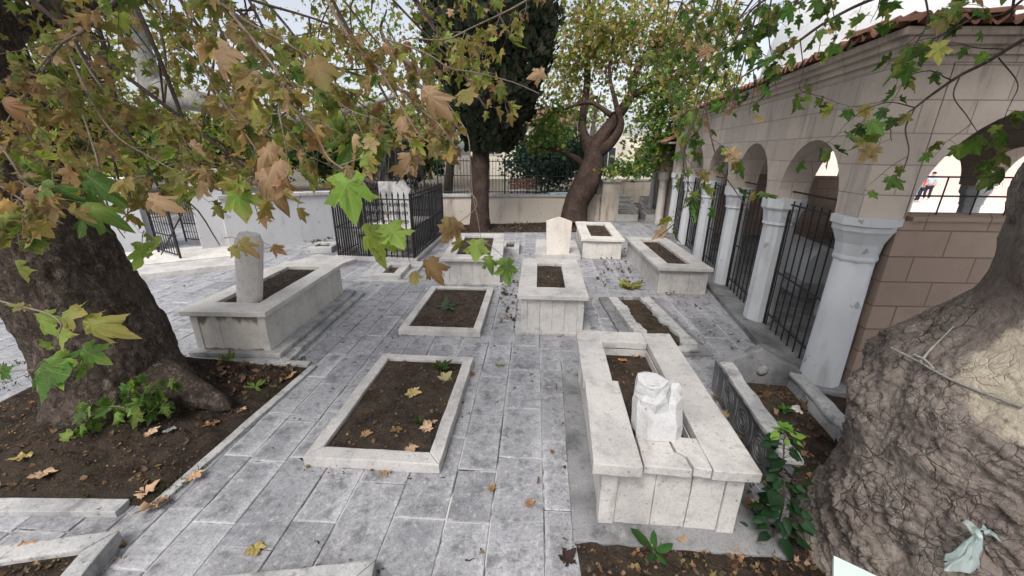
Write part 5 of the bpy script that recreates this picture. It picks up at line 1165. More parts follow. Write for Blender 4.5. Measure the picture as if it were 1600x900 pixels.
# --- right plane tree: huge grey burred trunk
T5C = np.array([3.2, 1.9, 0.0])
t5 = thing('plane_tree', 'massive grey cracked plane trunk with swollen burrs at the right edge', 'tree', tuple(T5C))
def surf(px, py, R_):                       # where that sight line meets a cylinder of radius R_ round the trunk's axis
    d = np.array(ray(px, py)); a = d[0] ** 2 + d[1] ** 2; b = d[0] * T5C[0] + d[1] * T5C[1]; q = b * b - a * (T5C[0] ** 2 + T5C[1] ** 2 - R_ * R_)
    return np.array([0, 0, CAM_H]) + d * (b - math.sqrt(max(q, 0))) / a
def burr_trunk():
    nth, nz = 520, 460
    zz = np.linspace(-0.15, 5.2, nz); th = np.linspace(0, 2 * PI, nth, endpoint=False)
    R = np.interp(zz, [-0.15, 0.0, 0.16, 0.45, 0.67, 0.95, 1.27, 1.45, 1.61, 1.75, 1.88, 2.0, 2.15, 2.45, 2.61, 2.75, 2.87, 3.2, 3.6, 5.2], [1.12, 1.06, 1.00, 0.95, 0.91, 0.90, 0.88, 0.85, 0.78, 0.69, 0.61, 0.56, 0.54, 0.55, 0.60, 0.60, 0.58, 0.58, 0.6, 0.62])
    Tm, Zm = np.meshgrid(th, zz); Rm = np.repeat(R[:, None], nth, 1)
    d = np.stack([np.cos(Tm), np.sin(Tm), np.zeros_like(Tm)], -1); P0 = d * Rm[..., None] + np.stack([np.zeros_like(Zm), np.zeros_like(Zm), Zm], -1); q = P0.reshape(-1, 3)
    wp = q + 0.16 * np.stack([fbm(q * 2.5, 3, 40), fbm(q * 2.5, 3, 50), fbm(q * 2.5, 3, 60)], 1)
    big = fbm(q * 1.7, 3, 1); f1, f2 = worley(wp * 5.5, 3); g1, g2 = worley(wp * 17, 9); m = fbm(wp * 9, 4, 5); ridg = 1 - np.abs(fbm(wp * 4.5, 3, 77)); e1, e2 = worley(wp * 38, 19)
    rough = np.clip((2.3 - Zm.ravel()) / 0.6, 0.25, 1)
    fr = 1 - np.abs(fbm(wp * np.array([11, 11, 15]), 4, 91)); h1, h2 = worley(wp * np.array([11, 11, 17]), 41)
    disp = 0.10 * big + rough * (0.030 * (fr - 0.8) + 0.012 * np.clip((h2 - h1) * 4, 0, 1) * np.clip(0.5 + 2 * fbm(q * 2.4 + 9, 3, 71), 0, 1) + 0.030 * (0.55 - f1) + 0.030 * m + 0.035 * (ridg - 0.75) + 0.008 * np.clip((g2 - g1) * 3, 0, 1) + 0.008 * np.clip((e2 - e1) * 3, 0, 1) + 0.02 * fbm(wp * 26, 3, 31) - 0.015)
    zone = np.clip(0.35 + 1.6 * fbm(q * 1.9 + 5, 3, 63) + 0.35, 0.22, 1.15)
    disp = 0.10 * big + zone * (disp - 0.10 * big)
    # crack furrows and hollows
    disp -= rough * 0.016 * np.clip(big * 3 + 0.6, 0, 1) * np.clip(1 - (f2 - f1) / 0.07, 0, 1)
    def lump(px, py, dd, s, a):
        c = np.array(tuple(dep(px, py, dd))) - T5C; return a * np.exp(-((q - c) ** 2).sum(1) / (2 * s * s))
    for L_ in [(1560, 318, 3.0, 0.07, 0.11), (1548, 372, 3.0, 0.08, 0.09), (1330, 640, 2.75, 0.16, 0.06), (1275, 770, 2.7, 0.16, 0.07), (1400, 545, 2.9, 0.10, 0.09), (1490, 490, 2.95, 0.09, 0.10), (1345, 600, 2.85, 0.10, 0.07), (1560, 740, 2.4, 0.14, 0.08), (1250, 880, 2.5, 0.14, 0.13), (1300, 905, 2.4, 0.12, 0.08)]: disp = disp + lump(*L_)
    for L_ in [(1562, 332, 2.85, 0.035, -0.09), (1470, 800, 2.4, 0.09, -0.10), (1450, 760, 2.45, 0.07, -0.06), (1480, 545, 2.75, 0.06, -0.08), (1400, 860, 2.35, 0.08, -0.07)]: disp = disp + lump(*L_)
    V = P0 + d * disp.reshape(nz, nth)[..., None]
    c = surf(1592, 540, 0.80) - T5C; pat = np.exp(-(((V.reshape(-1, 3) - c) / np.array([0.34, 0.34, 0.46])) ** 2).sum(1))
    c2 = surf(1600, 625, 0.88) - T5C; pat = np.maximum(pat, np.exp(-(((V.reshape(-1, 3) - c2) / np.array([0.30, 0.30, 0.28])) ** 2).sum(1)))
    i = np.arange(nz - 1)[:, None] * nth + np.arange(nth)[None]; j = np.arange(nz - 1)[:, None] * nth + (np.arange(nth) + 1)[None] % nth
    return mesh_np(V.reshape(-1, 3), [np.stack([i, j, j + nth, i + nth], -1).reshape(-1, 4)], smooth=True, fattr=('patch', pat))
put('trunk', burr_trunk(), M['bark_grey'], t5)
from mathutils.bvhtree import BVHTree
_tr = bpy.data.objects['trunk.001'].data
_bvh = BVHTree.FromPolygons([v.co + Vector(T5C) for v in _tr.vertices], [tuple(p.vertices) for p in _tr.polygons])
def on_trunk(px, py, off=0.02):
    d = Vector(ray(px, py)); h_ = _bvh.ray_cast(Vector((0, 0, CAM_H)), d.normalized())
    return h_[0] - d.normalized() * off if h_[0] else dep(px, py, 2.5)
tw5 = Foliage(); b5 = Tubes(); rng = np.random.default_rng(51)
def ok_right(p):
    x, y, z = proj(np.asarray(p)[None]); return y[0] < np.interp(x[0], [900, 1000, 1060, 1150, 1250, 1350, 1450, 1600], [200, 330, 430, 420, 330, 330, 330, 300])
RB = [
 (D3((1700, 20, 2.2), (1600, 62, 2.3), (1545, 95, 2.4), (1500, 118, 2.45), (1460, 145, 2.5), (1430, 168, 2.5)), 0.014, 0.006),
 (D3((1430, 168, 2.5), (1415, 200, 2.5), (1420, 235, 2.5), (1412, 265, 2.5)), 0.005, 0.003),
 (D3((1430, 168, 2.5), (1390, 160, 2.5), (1350, 172, 2.5), (1320, 195, 2.5)), 0.004, 0.002),
 (D3((1500, 118, 2.45), (1490, 150, 2.45), (1510, 180, 2.45), (1530, 210, 2.45)), 0.004, 0.002),
 (D3((1560, 90, 2.4), (1590, 130, 2.4), (1580, 160, 2.4)), 0.004, 0.002),
 (D3((1480, -40, 2.8), (1360, 0, 2.9), (1290, 35, 3.0), (1240, 70, 3.0), (1200, 95, 3.1), (1160, 120, 3.1)), 0.014, 0.006),
 (D3((1230, -20, 3.2), (1175, 15, 3.2), (1150, 60, 3.2), (1120, 110, 3.2), (1100, 150, 3.2), (1085, 185, 3.2)), 0.009, 0.005),
 (D3((1205, 0, 3.0), (1200, 35, 3.0), (1203, 75, 3.0)), 0.006, 0.004),
 (D3((1250, 60, 3.0), (1255, 110, 3.0), (1250, 140, 3.0), (1280, 150, 3.0)), 0.004, 0.002),
 (D3((1100, 150, 3.0), (1110, 210, 2.9), (1125, 260, 2.8), (1150, 300, 2.75), (1172, 330, 2.7)), 0.006, 0.003),
 (D3((1085, 185, 3.0), (1070, 230, 2.9), (1075, 290, 2.8), (1060, 340, 2.8), (1030, 370, 2.8)), 0.006, 0.003),
 (D3((1440, -30, 2.4), (1450, 30, 2.4), (1430, 70, 2.4), (1420, 95, 2.4)), 0.006, 0.003),
 (D3((1620, -20, 2.2), (1570, 20, 2.2), (1520, 30, 2.2), (1480, 50, 2.2)), 0.008, 0.003),
 (D3((1300, -40, 3.0), (1240, 10, 3.0), (1180, 40, 3.0), (1130, 70, 3.0)), 0.008, 0.003),
]
RIGHT = [(3.2, GREEN, GREEN), (1.6, GREEN, OLIVE), (1.2, LGREEN, GREEN), (0.8, LGREEN, YEL), (0.35, TAN, PINKTAN), (0.5, OLIVE, TAN), (1, DGREEN, GREEN)]
for i, (pts, r0, r1) in enumerate(RB):
    far_ = pts[0][0] < 4.0 and i in (5, 6, 7, 13)
    branch(tw5, pts, r0, r1, 0.34 if i not in (5, 6, 9, 10, 13) else 0.2, 0.30, 0.105, 3, RIGHT, rng, ok_right, 0.5, True, b5, t5)
for x, y, d in [(1040, 40, 5.2), (1110, 20, 4.6), (1095, 120, 5.2), (1230, 30, 4.2), (1050, 150, 5.6), (1140, 180, 5.0), (1500, 8, 3.1), (1580, 30, 2.9), (1070, 230, 5.2), (1030, 90, 6.0), (1120, 70, 5.8)]:
    bough(tw5, b5, dep(x * 0.6 + 560, y - 330, d + 0.3), dep(x, y, d), 0.022, 6, 0.6, rng, RIGHT, 0.105, 3, ok_right, t5, 0.2)
# the crowns go on overhead, unseen above and behind the camera, added for their shade
def overhead(t, c, r, n, seed):
    g_ = np.random.default_rng(seed); tb = Tubes(); o_ = np.array(tuple(t.location)); c = np.array(c, float); P, D, N, S, C, E = leaf_cloud(c, r, n, [(2, OLIVE, OLIVE), (2, GREEN, OLIVE), (1, LGREEN, OLIVE), (1, TAN, TAN)], 0.17, g_, 70, cl_r=0.16, shell=0.2)
    x, y, zc = proj(P); m = (y < -40) | (P[:, 1] < 0.3) | (zc < 0.2); P, D, N, S, C, E = (a[m] for a in (P, D, N, S, C, E))
    put('crown', leaves_mesh(P - o_, D, N, S, C, E, LEAF_LO, 0.2), M['leaf'], t)
    for k in range(9):
        e = c + unit(g_.normal(0, 1, 3)) * np.array(r) * 0.8; b = np.array([c[0] * 0.3 + o_[0] * 0.7, c[1] * 0.3 + o_[1] * 0.7, max(4.6, c[2] - r[2])])
        x, y, zc = proj(np.array([b, (b + e) / 2, e])); 
        if np.all((y < -30) | (zc < 0.2)): tb.add([p - o_ for p in catmull([b, (b + e) / 2 + np.array([0, 0, 0.3]), e], 6)], 0.10, 0.02, 8)
    if tb.V: put('crown_limbs', tb.mesh(), M['bark_limb'], t)
overhead(t1, (-4.2, 0.6, 6.8), (3.6, 2.6, 1.5), 1600, 1); overhead(t5, (3.4, 0.6, 6.2), (3.0, 2.6, 1.5), 4200, 2)
tw5.tw.V += b5.V; tw5.tw.F += [f + tw5.tw.n for f in b5.F]; tw5.tw.n += b5.n
tw5.build('foliage', 'branches', M['leaf_near'], M['bark_limb'], t5, LEAF_HI, 0.2)
# dead stick caught on the trunk
dt = Tubes(); dt.add(catmull([on_trunk(1392, 543, 0.10), on_trunk(1430, 562, 0.05), on_trunk(1480, 590, 0.02), on_trunk(1540, 615, 0.02), on_trunk(1598, 636, 0.02)], 6), 0.005, 0.008, 6); dt.add(catmull([on_trunk(1438, 566, 0.045), on_trunk(1455, 545, 0.05), on_trunk(1490, 510, 0.02)], 5), 0.007, 0.004, 5); dt.add(catmull([on_trunk(1460, 577, 0.03), on_trunk(1445, 562, 0.06), on_trunk(1428, 554, 0.09)], 4), 0.007, 0.005, 5)
tagit(put('dead_stick', dt.mesh(), M['bark_pale']), 'thin bare forked stick lying across the cracked right trunk', 'stick')

# --- background trees
def far_tree(name, label, base, trunk, tr, clouds, bark, lm=None, tmpl=LEAF_TINY, limbs=(), group=None, cat='tree', lname='crown'):
    t = thing(name, label, cat, base, 0, group); b = np.array(base)
    if trunk: put('trunk', trunk_mesh([np.array(p) - b for p in trunk], tr, 28, 10, 0.05, 3, seed=len(label)), bark, t)
    for lp, lr in limbs: put('limb', trunk_mesh([np.array(p) - b for p in lp], lr, 12, 8, 0.02, 4), bark, t)
    parts = [np.concatenate(x) for x in zip(*clouds)]; parts[0] = parts[0] - b
    put(lname, leaves_mesh(*parts[:6], tmpl=tmpl, curl=0.15, fold=0.15), lm or M['leaf'], t); return t
rng = np.random.default_rng(61)
PALEMIX = [(2, OLIVE, OLIVE), (2, LGREEN, OLIVE), (1.5, GREEN, OLIVE), (1.6, YEL, YEL), (1.2, TAN, PINKTAN)]
CROWN = [(3, GREEN, GREEN), (2, LGREEN, GREEN), (1, OLIVE, OLIVE), (0.5, YEL, OLIVE), (1, DGREEN, GREEN)]
# leaning dark-trunked plane in front of the rear wall
b = (2.75, 16.4, 0.0)
tp = [tuple(dep(896, 352, 16.2)), tuple(dep(900, 318, 16.2)), tuple(dep(917, 285, 16.2)), tuple(dep(926, 258, 16.2)), tuple(dep(928, 238, 16.2))]
lim = [([tuple(dep(928, 245, 16.2)), tuple(dep(940, 215, 16.0)), tuple(dep(962, 185, 15.7)), tuple(dep(985, 150, 15.4)), tuple(dep(1000, 100, 15.2)), tuple(dep(1050, 40, 14.9))], [0.36, 0.30, 0.23, 0.18, 0.14, 0.09]),
       ([tuple(dep(926, 245, 16.2)), tuple(dep(914, 215, 16.4)), tuple(dep(910, 190, 16.5)), tuple(dep(918, 120, 16.6)), tuple(dep(915, 60, 16.6)), tuple(dep(925, -40, 16.6))], [0.32, 0.2, 0.17, 0.14, 0.11, 0.07]),
       ([tuple(dep(932, 240, 16.1)), tuple(dep(955, 222, 15.8)), tuple(dep(970, 195, 15.5)), tuple(dep(962, 160, 15.3)), tuple(dep(952, 110, 15.2)), tuple(dep(960, 40, 15.2))], [0.28, 0.2, 0.14, 0.1, 0.06, 0.02]),
       ([tuple(dep(918, 262, 16.2)), tuple(dep(890, 242, 16.0)), tuple(dep(860, 232, 15.8)), tuple(dep(835, 230, 15.7))], [0.16, 0.1, 0.07, 0.04]),
       ([tuple(dep(985, 150, 15.4)), tuple(dep(1040, 125, 15.2)), tuple(dep(1100, 110, 15.0))], [0.16, 0.1, 0.05]), ([tuple(dep(955, 180, 15.6)), tuple(dep(920, 160, 15.8)), tuple(dep(870, 175, 15.9))], [0.12, 0.08, 0.04])]
cl = []
def cloud_px(px, py, d, rx, ry, rz, n, pal, size, clumps=30, **k):
    s = d / FPX; return leaf_cloud(tuple(dep(px, py, d)), (rx * s, rz, ry * s), n, pal, size, rng, clumps, **k)
for px, py, d, rx, ry, n, pal in [(960, 60, 15.5, 90, 80, 2300, PALEMIX), (1060, 80, 14.8, 90, 80, 2500, PALEMIX), (1050, 165, 15, 80, 55, 1400, CROWN), (1040, 232, 15.4, 60, 30, 800, CROWN), (900, 80, 16.5, 60, 90, 1500, PALEMIX), (865, 185, 16, 45, 35, 400, CROWN), (850, 215, 15.6, 45, 30, 500, CROWN), (1110, 170, 14.5, 50, 60, 800, PALEMIX), (960, -60, 15.5, 140, 60, 1300, PALEMIX), (980, 262, 15.6, 45, 18, 500, CROWN)]:
    cl.append(cloud_px(px, py, d, rx, ry, 1.6, n, pal, 0.16, 50, cl_r=0.2, shell=0.25))
far_tree('plane_tree', 'leaning dark reddish-trunked plane tree by the back wall with loose green crown', b, tp, [0.58, 0.48, 0.52, 0.46, 0.38], cl, M['bark_red'], None, LEAF_LO, lim)
# cypress
b = np.array([-1.22, 14.75, 0.0]); n = 26000
hh = rng.random(n) ** 0.9; z = 2.75 + hh * 8.5
ax = b[0] + 0.0 + 0.05 * (z - 2.7); w_ = np.interp(z, [2.75, 3.6, 4.6, 6.0, 8, 11.3], [0.75, 1.25, 1.75, 1.95, 1.6, 0.1]); w_ = w_ * (1 + 0.22 * vnoise(np.c_[z * 1.7, np.zeros(n), np.zeros(n)], 4))
a = rng.uniform(0, 2 * PI, n); lump = 1 + 0.35 * vnoise(np.c_[np.cos(a) * 1.8, np.sin(a) * 1.8, z * 1.3], 9); rr = w_ * lump * (0.45 + 0.55 * np.sqrt(rng.random(n)))
P = np.c_[ax + rr * np.cos(a) + 0.35, b[1] + rr * np.sin(a), z]
D = unit(np.c_[np.cos(a) * 0.5, np.sin(a) * 0.5, np.ones(n) * 0.9] + rng.normal(0, 0.35, (n, 3))); N = unit(np.c_[np.cos(a), np.sin(a), np.zeros(n)] + rng.normal(0, 0.5, (n, 3)))
CY = [(3, (0.018, 0.030, 0.014), (0.018, 0.030, 0.014)), (2, (0.028, 0.036, 0.016), (0.028, 0.036, 0.016)), (1, (0.035, 0.028, 0.016), (0.035, 0.028, 0.016))]
c, e = palette(n, CY, rng)
far_tree('cypress_tree', 'tall dark cypress in front of the back wall with a bare lower trunk', tuple(b), [tuple(b), (-1.2, 14.75, 1.0), (-1.15, 14.75, 2.4), (-1.0, 14.75, 5.5), (-0.8, 14.75, 10.5)], [0.42, 0.33, 0.30, 0.22, 0.04], [(P, D, N, rng.uniform(0.12, 0.30, n), c, e)], M['bark_red'], M['leaf_dark'], LEAF_TINY)
# shrub behind the fence: blue-green
BLUEG = [(2, (0.035, 0.075, 0.050), (0.035, 0.075, 0.050)), (2, (0.055, 0.10, 0.060), (0.055, 0.10, 0.060)), (1, (0.02, 0.04, 0.03), (0.02, 0.04, 0.03))]
far_tree('shrub', 'dense blue-green shrub behind the fence, left of the leaning tree', (1.6, 20.5, 0.62), None, None, [cloud_px(850, 252, 20, 52, 46, 1.6, 6500, BLUEG, 0.16, 40, shell=0.3), cloud_px(882, 240, 21, 40, 40, 1.4, 3500, BLUEG, 0.16, 30, shell=0.3)], None, M['leaf_dark'], LEAF_TINY, cat='shrub', lname='leaves')
# trees beyond the left and rear walls
BACK = [(3, OLIVE, OLIVE), (2.2, GREEN, GREEN), (1.6, DGREEN, DGREEN), (1.2, TAN, OLIVE), (0.8, YEL, OLIVE), (0.8, LGREEN, OLIVE)]
LAB = ['olive leafy tree beyond the white wall, behind the gate pillars', 'broad olive-brown tree behind the iron enclosure', 'tall tree rising behind the left trunk, thin against the sky', 'dark bushy tree filling the gap above the gate', 'yellowing tree behind the cypress, left side',
       'green tree far behind the right of the cypress', 'dark low tree right behind the iron enclosure tomb', 'pale green tree behind the porch end of the far wall']
SP = [((-13, 17, 0), [(200, 210, 19, 110, 60), (120, 180, 18, 100, 70)], 5200), ((-6, 19.5, 0), [(470, 215, 21, 110, 50), (560, 200, 21, 90, 50)], 4600), ((-17, 20, 0), [(60, 90, 22, 120, 110), (200, 60, 22, 120, 80)], 2000), ((-9.5, 15.5, 0), [(330, 222, 16.5, 75, 40), (250, 245, 15.5, 60, 30)], 4200), ((-3.5, 22, 0.6), [(600, 60, 24, 110, 80), (700, 120, 24, 70, 80), (640, 200, 23, 70, 40)], 3000),
      ((4.8, 27, 0.6), [(930, 180, 28, 60, 50), (870, 110, 28, 50, 70)], 1300), ((-4.9, 15.9, 0), [(570, 235, 16.6, 50, 38), (500, 235, 16.6, 50, 40), (640, 240, 17.5, 45, 35)], 5600), ((9.5, 26, 0), [(1040, 235, 26, 60, 40), (1090, 120, 27, 60, 80)], 1300)]
PAL = [BACK, BACK, MIXED, BACK, MIXED, MIXED, [(3, DGREEN, DGREEN), (1, (0.02, 0.03, 0.015), (0.02, 0.03, 0.015)), (1, OLIVE, OLIVE)], MIXED]
for (bb, cs, nn), lab, pal in zip(SP, LAB, PAL):
    cl = [cloud_px(x, y, d, rx, ry, 1.8, nn // len(cs), pal, 0.24, 46, shell=0.3) for x, y, d, rx, ry in cs]
    tpz = dep(cs[0][0], cs[0][1], cs[0][2])
    lim = [([(bb[0], bb[1], (bb[2] + tpz.z) / 2), tuple((Vector(bb) + dep(x, y, d)) / 2 + Vector((0, 0, tpz.z * 0.2))), tuple(dep(x, y - ry * 0.4, d))], [0.13, 0.09, 0.03]) for x, y, d, rx, ry in cs]
    far_tree('leafy_tree', lab, bb, [bb, (bb[0] + 0.1, bb[1], bb[2] + (tpz.z - bb[2]) * 0.5), tuple(tpz), (tpz.x + 0.3, tpz.y, tpz.z + 1.5)], [0.24, 0.18, 0.12, 0.04], cl, M['bark_limb'], None, LEAF_LO, lim, 'trees beyond the courtyard walls')
# drooping fan-leaved plant behind the enclosure
t = thing('drooping_palm', 'dark palm with dry hanging fronds behind the scrolled iron enclosure', 'palm', (-3.9, 13.95, 0)); c0 = np.array([0, 0, 2.75]); tb = Tubes(); rng = np.random.default_rng(9)
for k in range(150):
    a = rng.uniform(0, 2 * PI); s = rng.uniform(0.5, 1.1); tb.add([c0, c0 + np.array([math.cos(a) * s * 0.6, math.sin(a) * s * 0.5, 0.05]), c0 + np.array([math.cos(a) * s, math.sin(a) * s * 0.8, -rng.uniform(0.5, 1.3)])], 0.022, 0.008, 4)
put('fronds', tb.mesh(), M['iron'], t); put('trunk', trunk_mesh([(0, 0, 0), (0.02, 0, 1.2), (0, 0, 2.75)], [0.16, 0.14, 0.12], 14, 6, 0.02, 5), M['bark_dark'], t)

# ------------------------------------------------------------------ plants
def sapling():
    p = gnd(1225, 878); t = thing('sapling', 'dark green leafy sapling with a bright tip at the foot of the right trunk', 'plant', (p.x, p.y + 0.15, 0.0)); F = Foliage(); rng = np.random.default_rng(5)
    H_ = 0.98; P = catmull([(0, 0, 0), (0.02, 0.02, 0.35), (-0.03, 0.06, 0.7), (-0.06, 0.10, H_)], 8); F.tw.add(P, 0.008, 0.004, 6)
    for k in range(92):
        u_ = rng.random() ** 0.8; q = P[int(u_ * (len(P) - 1))]; a = rng.uniform(0, 2 * PI); s = rng.uniform(0.07, 0.125) * (1.15 - 0.5 * u_); L = rng.uniform(0.05, 0.15) * (1.2 - 0.6 * u_); pd = np.array([math.cos(a), math.sin(a), 0.25])
        c = np.array((0.020, 0.062, 0.022)) * rng.uniform(0.7, 1.5) if u_ < 0.93 else np.array(BRIGHT) * 1.0
        F.tw.add([q, q + pd * L], 0.002, 0.0015, 3); F.leaf(q + pd * L, unit(pd + np.array([0, 0, -0.55])), unit(np.array([rng.normal(0, 0.3), rng.normal(-0.2, 0.3), 1.0])), s, c, c)
    for k in range(14):
        a = rng.uniform(0, 2 * PI); q = P[-1]; c = np.array((0.16, 0.36, 0.05)); F.leaf(q, unit(np.array([math.cos(a), math.sin(a), 0.4])), (0, -0.3, 1), 0.055, c, c)
    F.build('leaves', 'stem', M['leaf'], M['bark_limb'], t, LEAF_HEART, 0.2)
sapling()
def rosette(label, px, py, z, n, size, cols, tmpl=LEAF_OVAL, up=0.5, name='weed', seed=0):
    rng = np.random.default_rng(seed); p = gnd(px, py, z); t = thing(name, label, 'plant', tuple(p)); F = Foliage()
    for k in range(n):
        a = 2 * PI * k / n + rng.uniform(-0.3, 0.3); d = unit(np.array([math.cos(a), math.sin(a), rng.uniform(0.3, 1.0) * up])); c, e = palette(1, cols, rng)
        F.leaf(d * size * 0.08, d, unit(np.array([-math.cos(a) * 0.3, -math.sin(a) * 0.3, 1.0])), size * rng.uniform(0.6, 1.15), c[0], e[0]); F.tw.add([(0, 0, -0.02), tuple(d * size * 0.1)], 0.003, 0.002, 4)
    F.build('leaves', 'stem', M['leaf'], M['leaf'] if False else M['bark_twig'], t, tmpl, 0.25)
GR = [(2, GREEN, GREEN), (1, LGREEN, GREEN)]
rosette('broad-leaved green weed in the soil in front of the cracked tomb', 1022, 862, 0.05, 5, 0.17, [(1, (0.05, 0.14, 0.03), (0.04, 0.12, 0.03))], up=0.7, seed=1)
rosette('pale green rosette weed on the second low plot', 697, 478, 0.09, 9, 0.26, [(1, (0.16, 0.22, 0.13), (0.13, 0.19, 0.10))], up=0.25, seed=2)
rosette('upright green weed at the back right corner of the large low plot', 688, 577, 0.10, 12, 0.17, [(1, (0.07, 0.12, 0.03), (0.09, 0.13, 0.04))], up=2.2, seed=3)
rosette('small grassy weed tuft in the middle of the large low plot', 655, 662, 0.10, 12, 0.09, [(1, (0.07, 0.10, 0.03), (0.08, 0.10, 0.04))], up=2.0, seed=4)
rosette('yellow-green leafy sprout behind the broken low grave', 985, 448, 0.02, 12, 0.28, [(1, LGREEN, YEL), (1, YEL, OLIVE)], LEAF_HI, up=0.7, seed=5)
rosette('small green weed at the edge of the left bed near the pillar tomb', 398, 604, 0.06, 8, 0.13, [(1, LGREEN, GREEN)], up=0.6, seed=6)
rosette('thin weed at the foot of the pillar tomb', 357, 568, 0.0, 8, 0.2, [(1, LGREEN, OLIVE)], up=2.5, seed=7)
rosette('green weed inside the sarcophagus near its wall', 1225, 640, 0.25, 9, 0.10, [(1, (0.10, 0.26, 0.04), (0.08, 0.2, 0.04))], up=0.8, seed=8)
# moss and grass tufts along joints and bed edges
def tufts():
    rng = np.random.default_rng(14); P, D, N, S, C = [], [], [], [], []
    areas = [((-7.4, 2.55), (-3.1, 2.75), 260), ((-7.4, 4.5), (-2.9, 4.8), 260), ((-3.05, 2.5), (-2.8, 4.7), 160), ((-1.5, 14.3), (3.6, 16.6), 700), ((-7.3, 2.9), (-4.9, 4.6), 350), ((2.0, 2.2), (3.2, 4.1), 160), ((0.6, 1.9), (2.2, 2.25), 120), ((-4.4, 4.75), (-2.8, 4.98), 120)]
    for a, b, n in areas:
        for _ in range(n):
            x, y = rng.uniform(a[0], b[0]), rng.uniform(a[1], b[1])
            if mnoise.noise(Vector((x * 1.7, y * 1.7, 3))) < 0.02: continue
            for k in range(4):
                P.append((x + rng.normal(0, 0.02), y + rng.normal(0, 0.02), 0.015)); D.append((rng.normal(0, 0.5), rng.normal(0, 0.5), 1)); N.append((rng.normal(0, 1), rng.normal(0, 1), 0.4)); S.append(rng.uniform(0.02, 0.06)); C.append(np.array(random.choice([(0.06, 0.085, 0.02), (0.09, 0.10, 0.03), (0.05, 0.07, 0.025)])) * rng.uniform(0.6, 1.3))
    tagit(put('grass', leaves_mesh(P, D, N, S, C, None, LEAF_TINY * np.array([0.3, 1]), 0.1), M['leaf']), kind='stuff')
tufts()

# ------------------------------------------------------------------ fallen leaves
DRY = [(1.5, TAN, TAN), (1.2, PINKTAN, TAN), (3, BROWN, TAN), (4, BROWN, BROWN), (0.6, YEL, TAN), (2.5, (0.24, 0.165, 0.115), (0.16, 0.105, 0.07)), (3, (0.10, 0.06, 0.04), (0.08, 0.05, 0.035))]
bpy.context.view_layer.update()
from mathutils.bvhtree import BVHTree as _BT
_sv, _sf = [], []
for _o in bpy.data.objects:
    if _o.name.split('.')[0] in ('soil', 'soil_bed') and _o.type == 'MESH':
        k0 = len(_sv); _sv += [_o.matrix_world @ v.co for v in _o.data.vertices]; _sf += [tuple(i + k0 for i in p.vertices) for p in _o.data.polygons]
_soil = _BT.FromPolygons(_sv, _sf)
def soil_z(x, y):
    h_ = _soil.ray_cast(Vector((x, y, 3.0)), Vector((0, 0, -1))); return h_[0].z if h_[0] else None
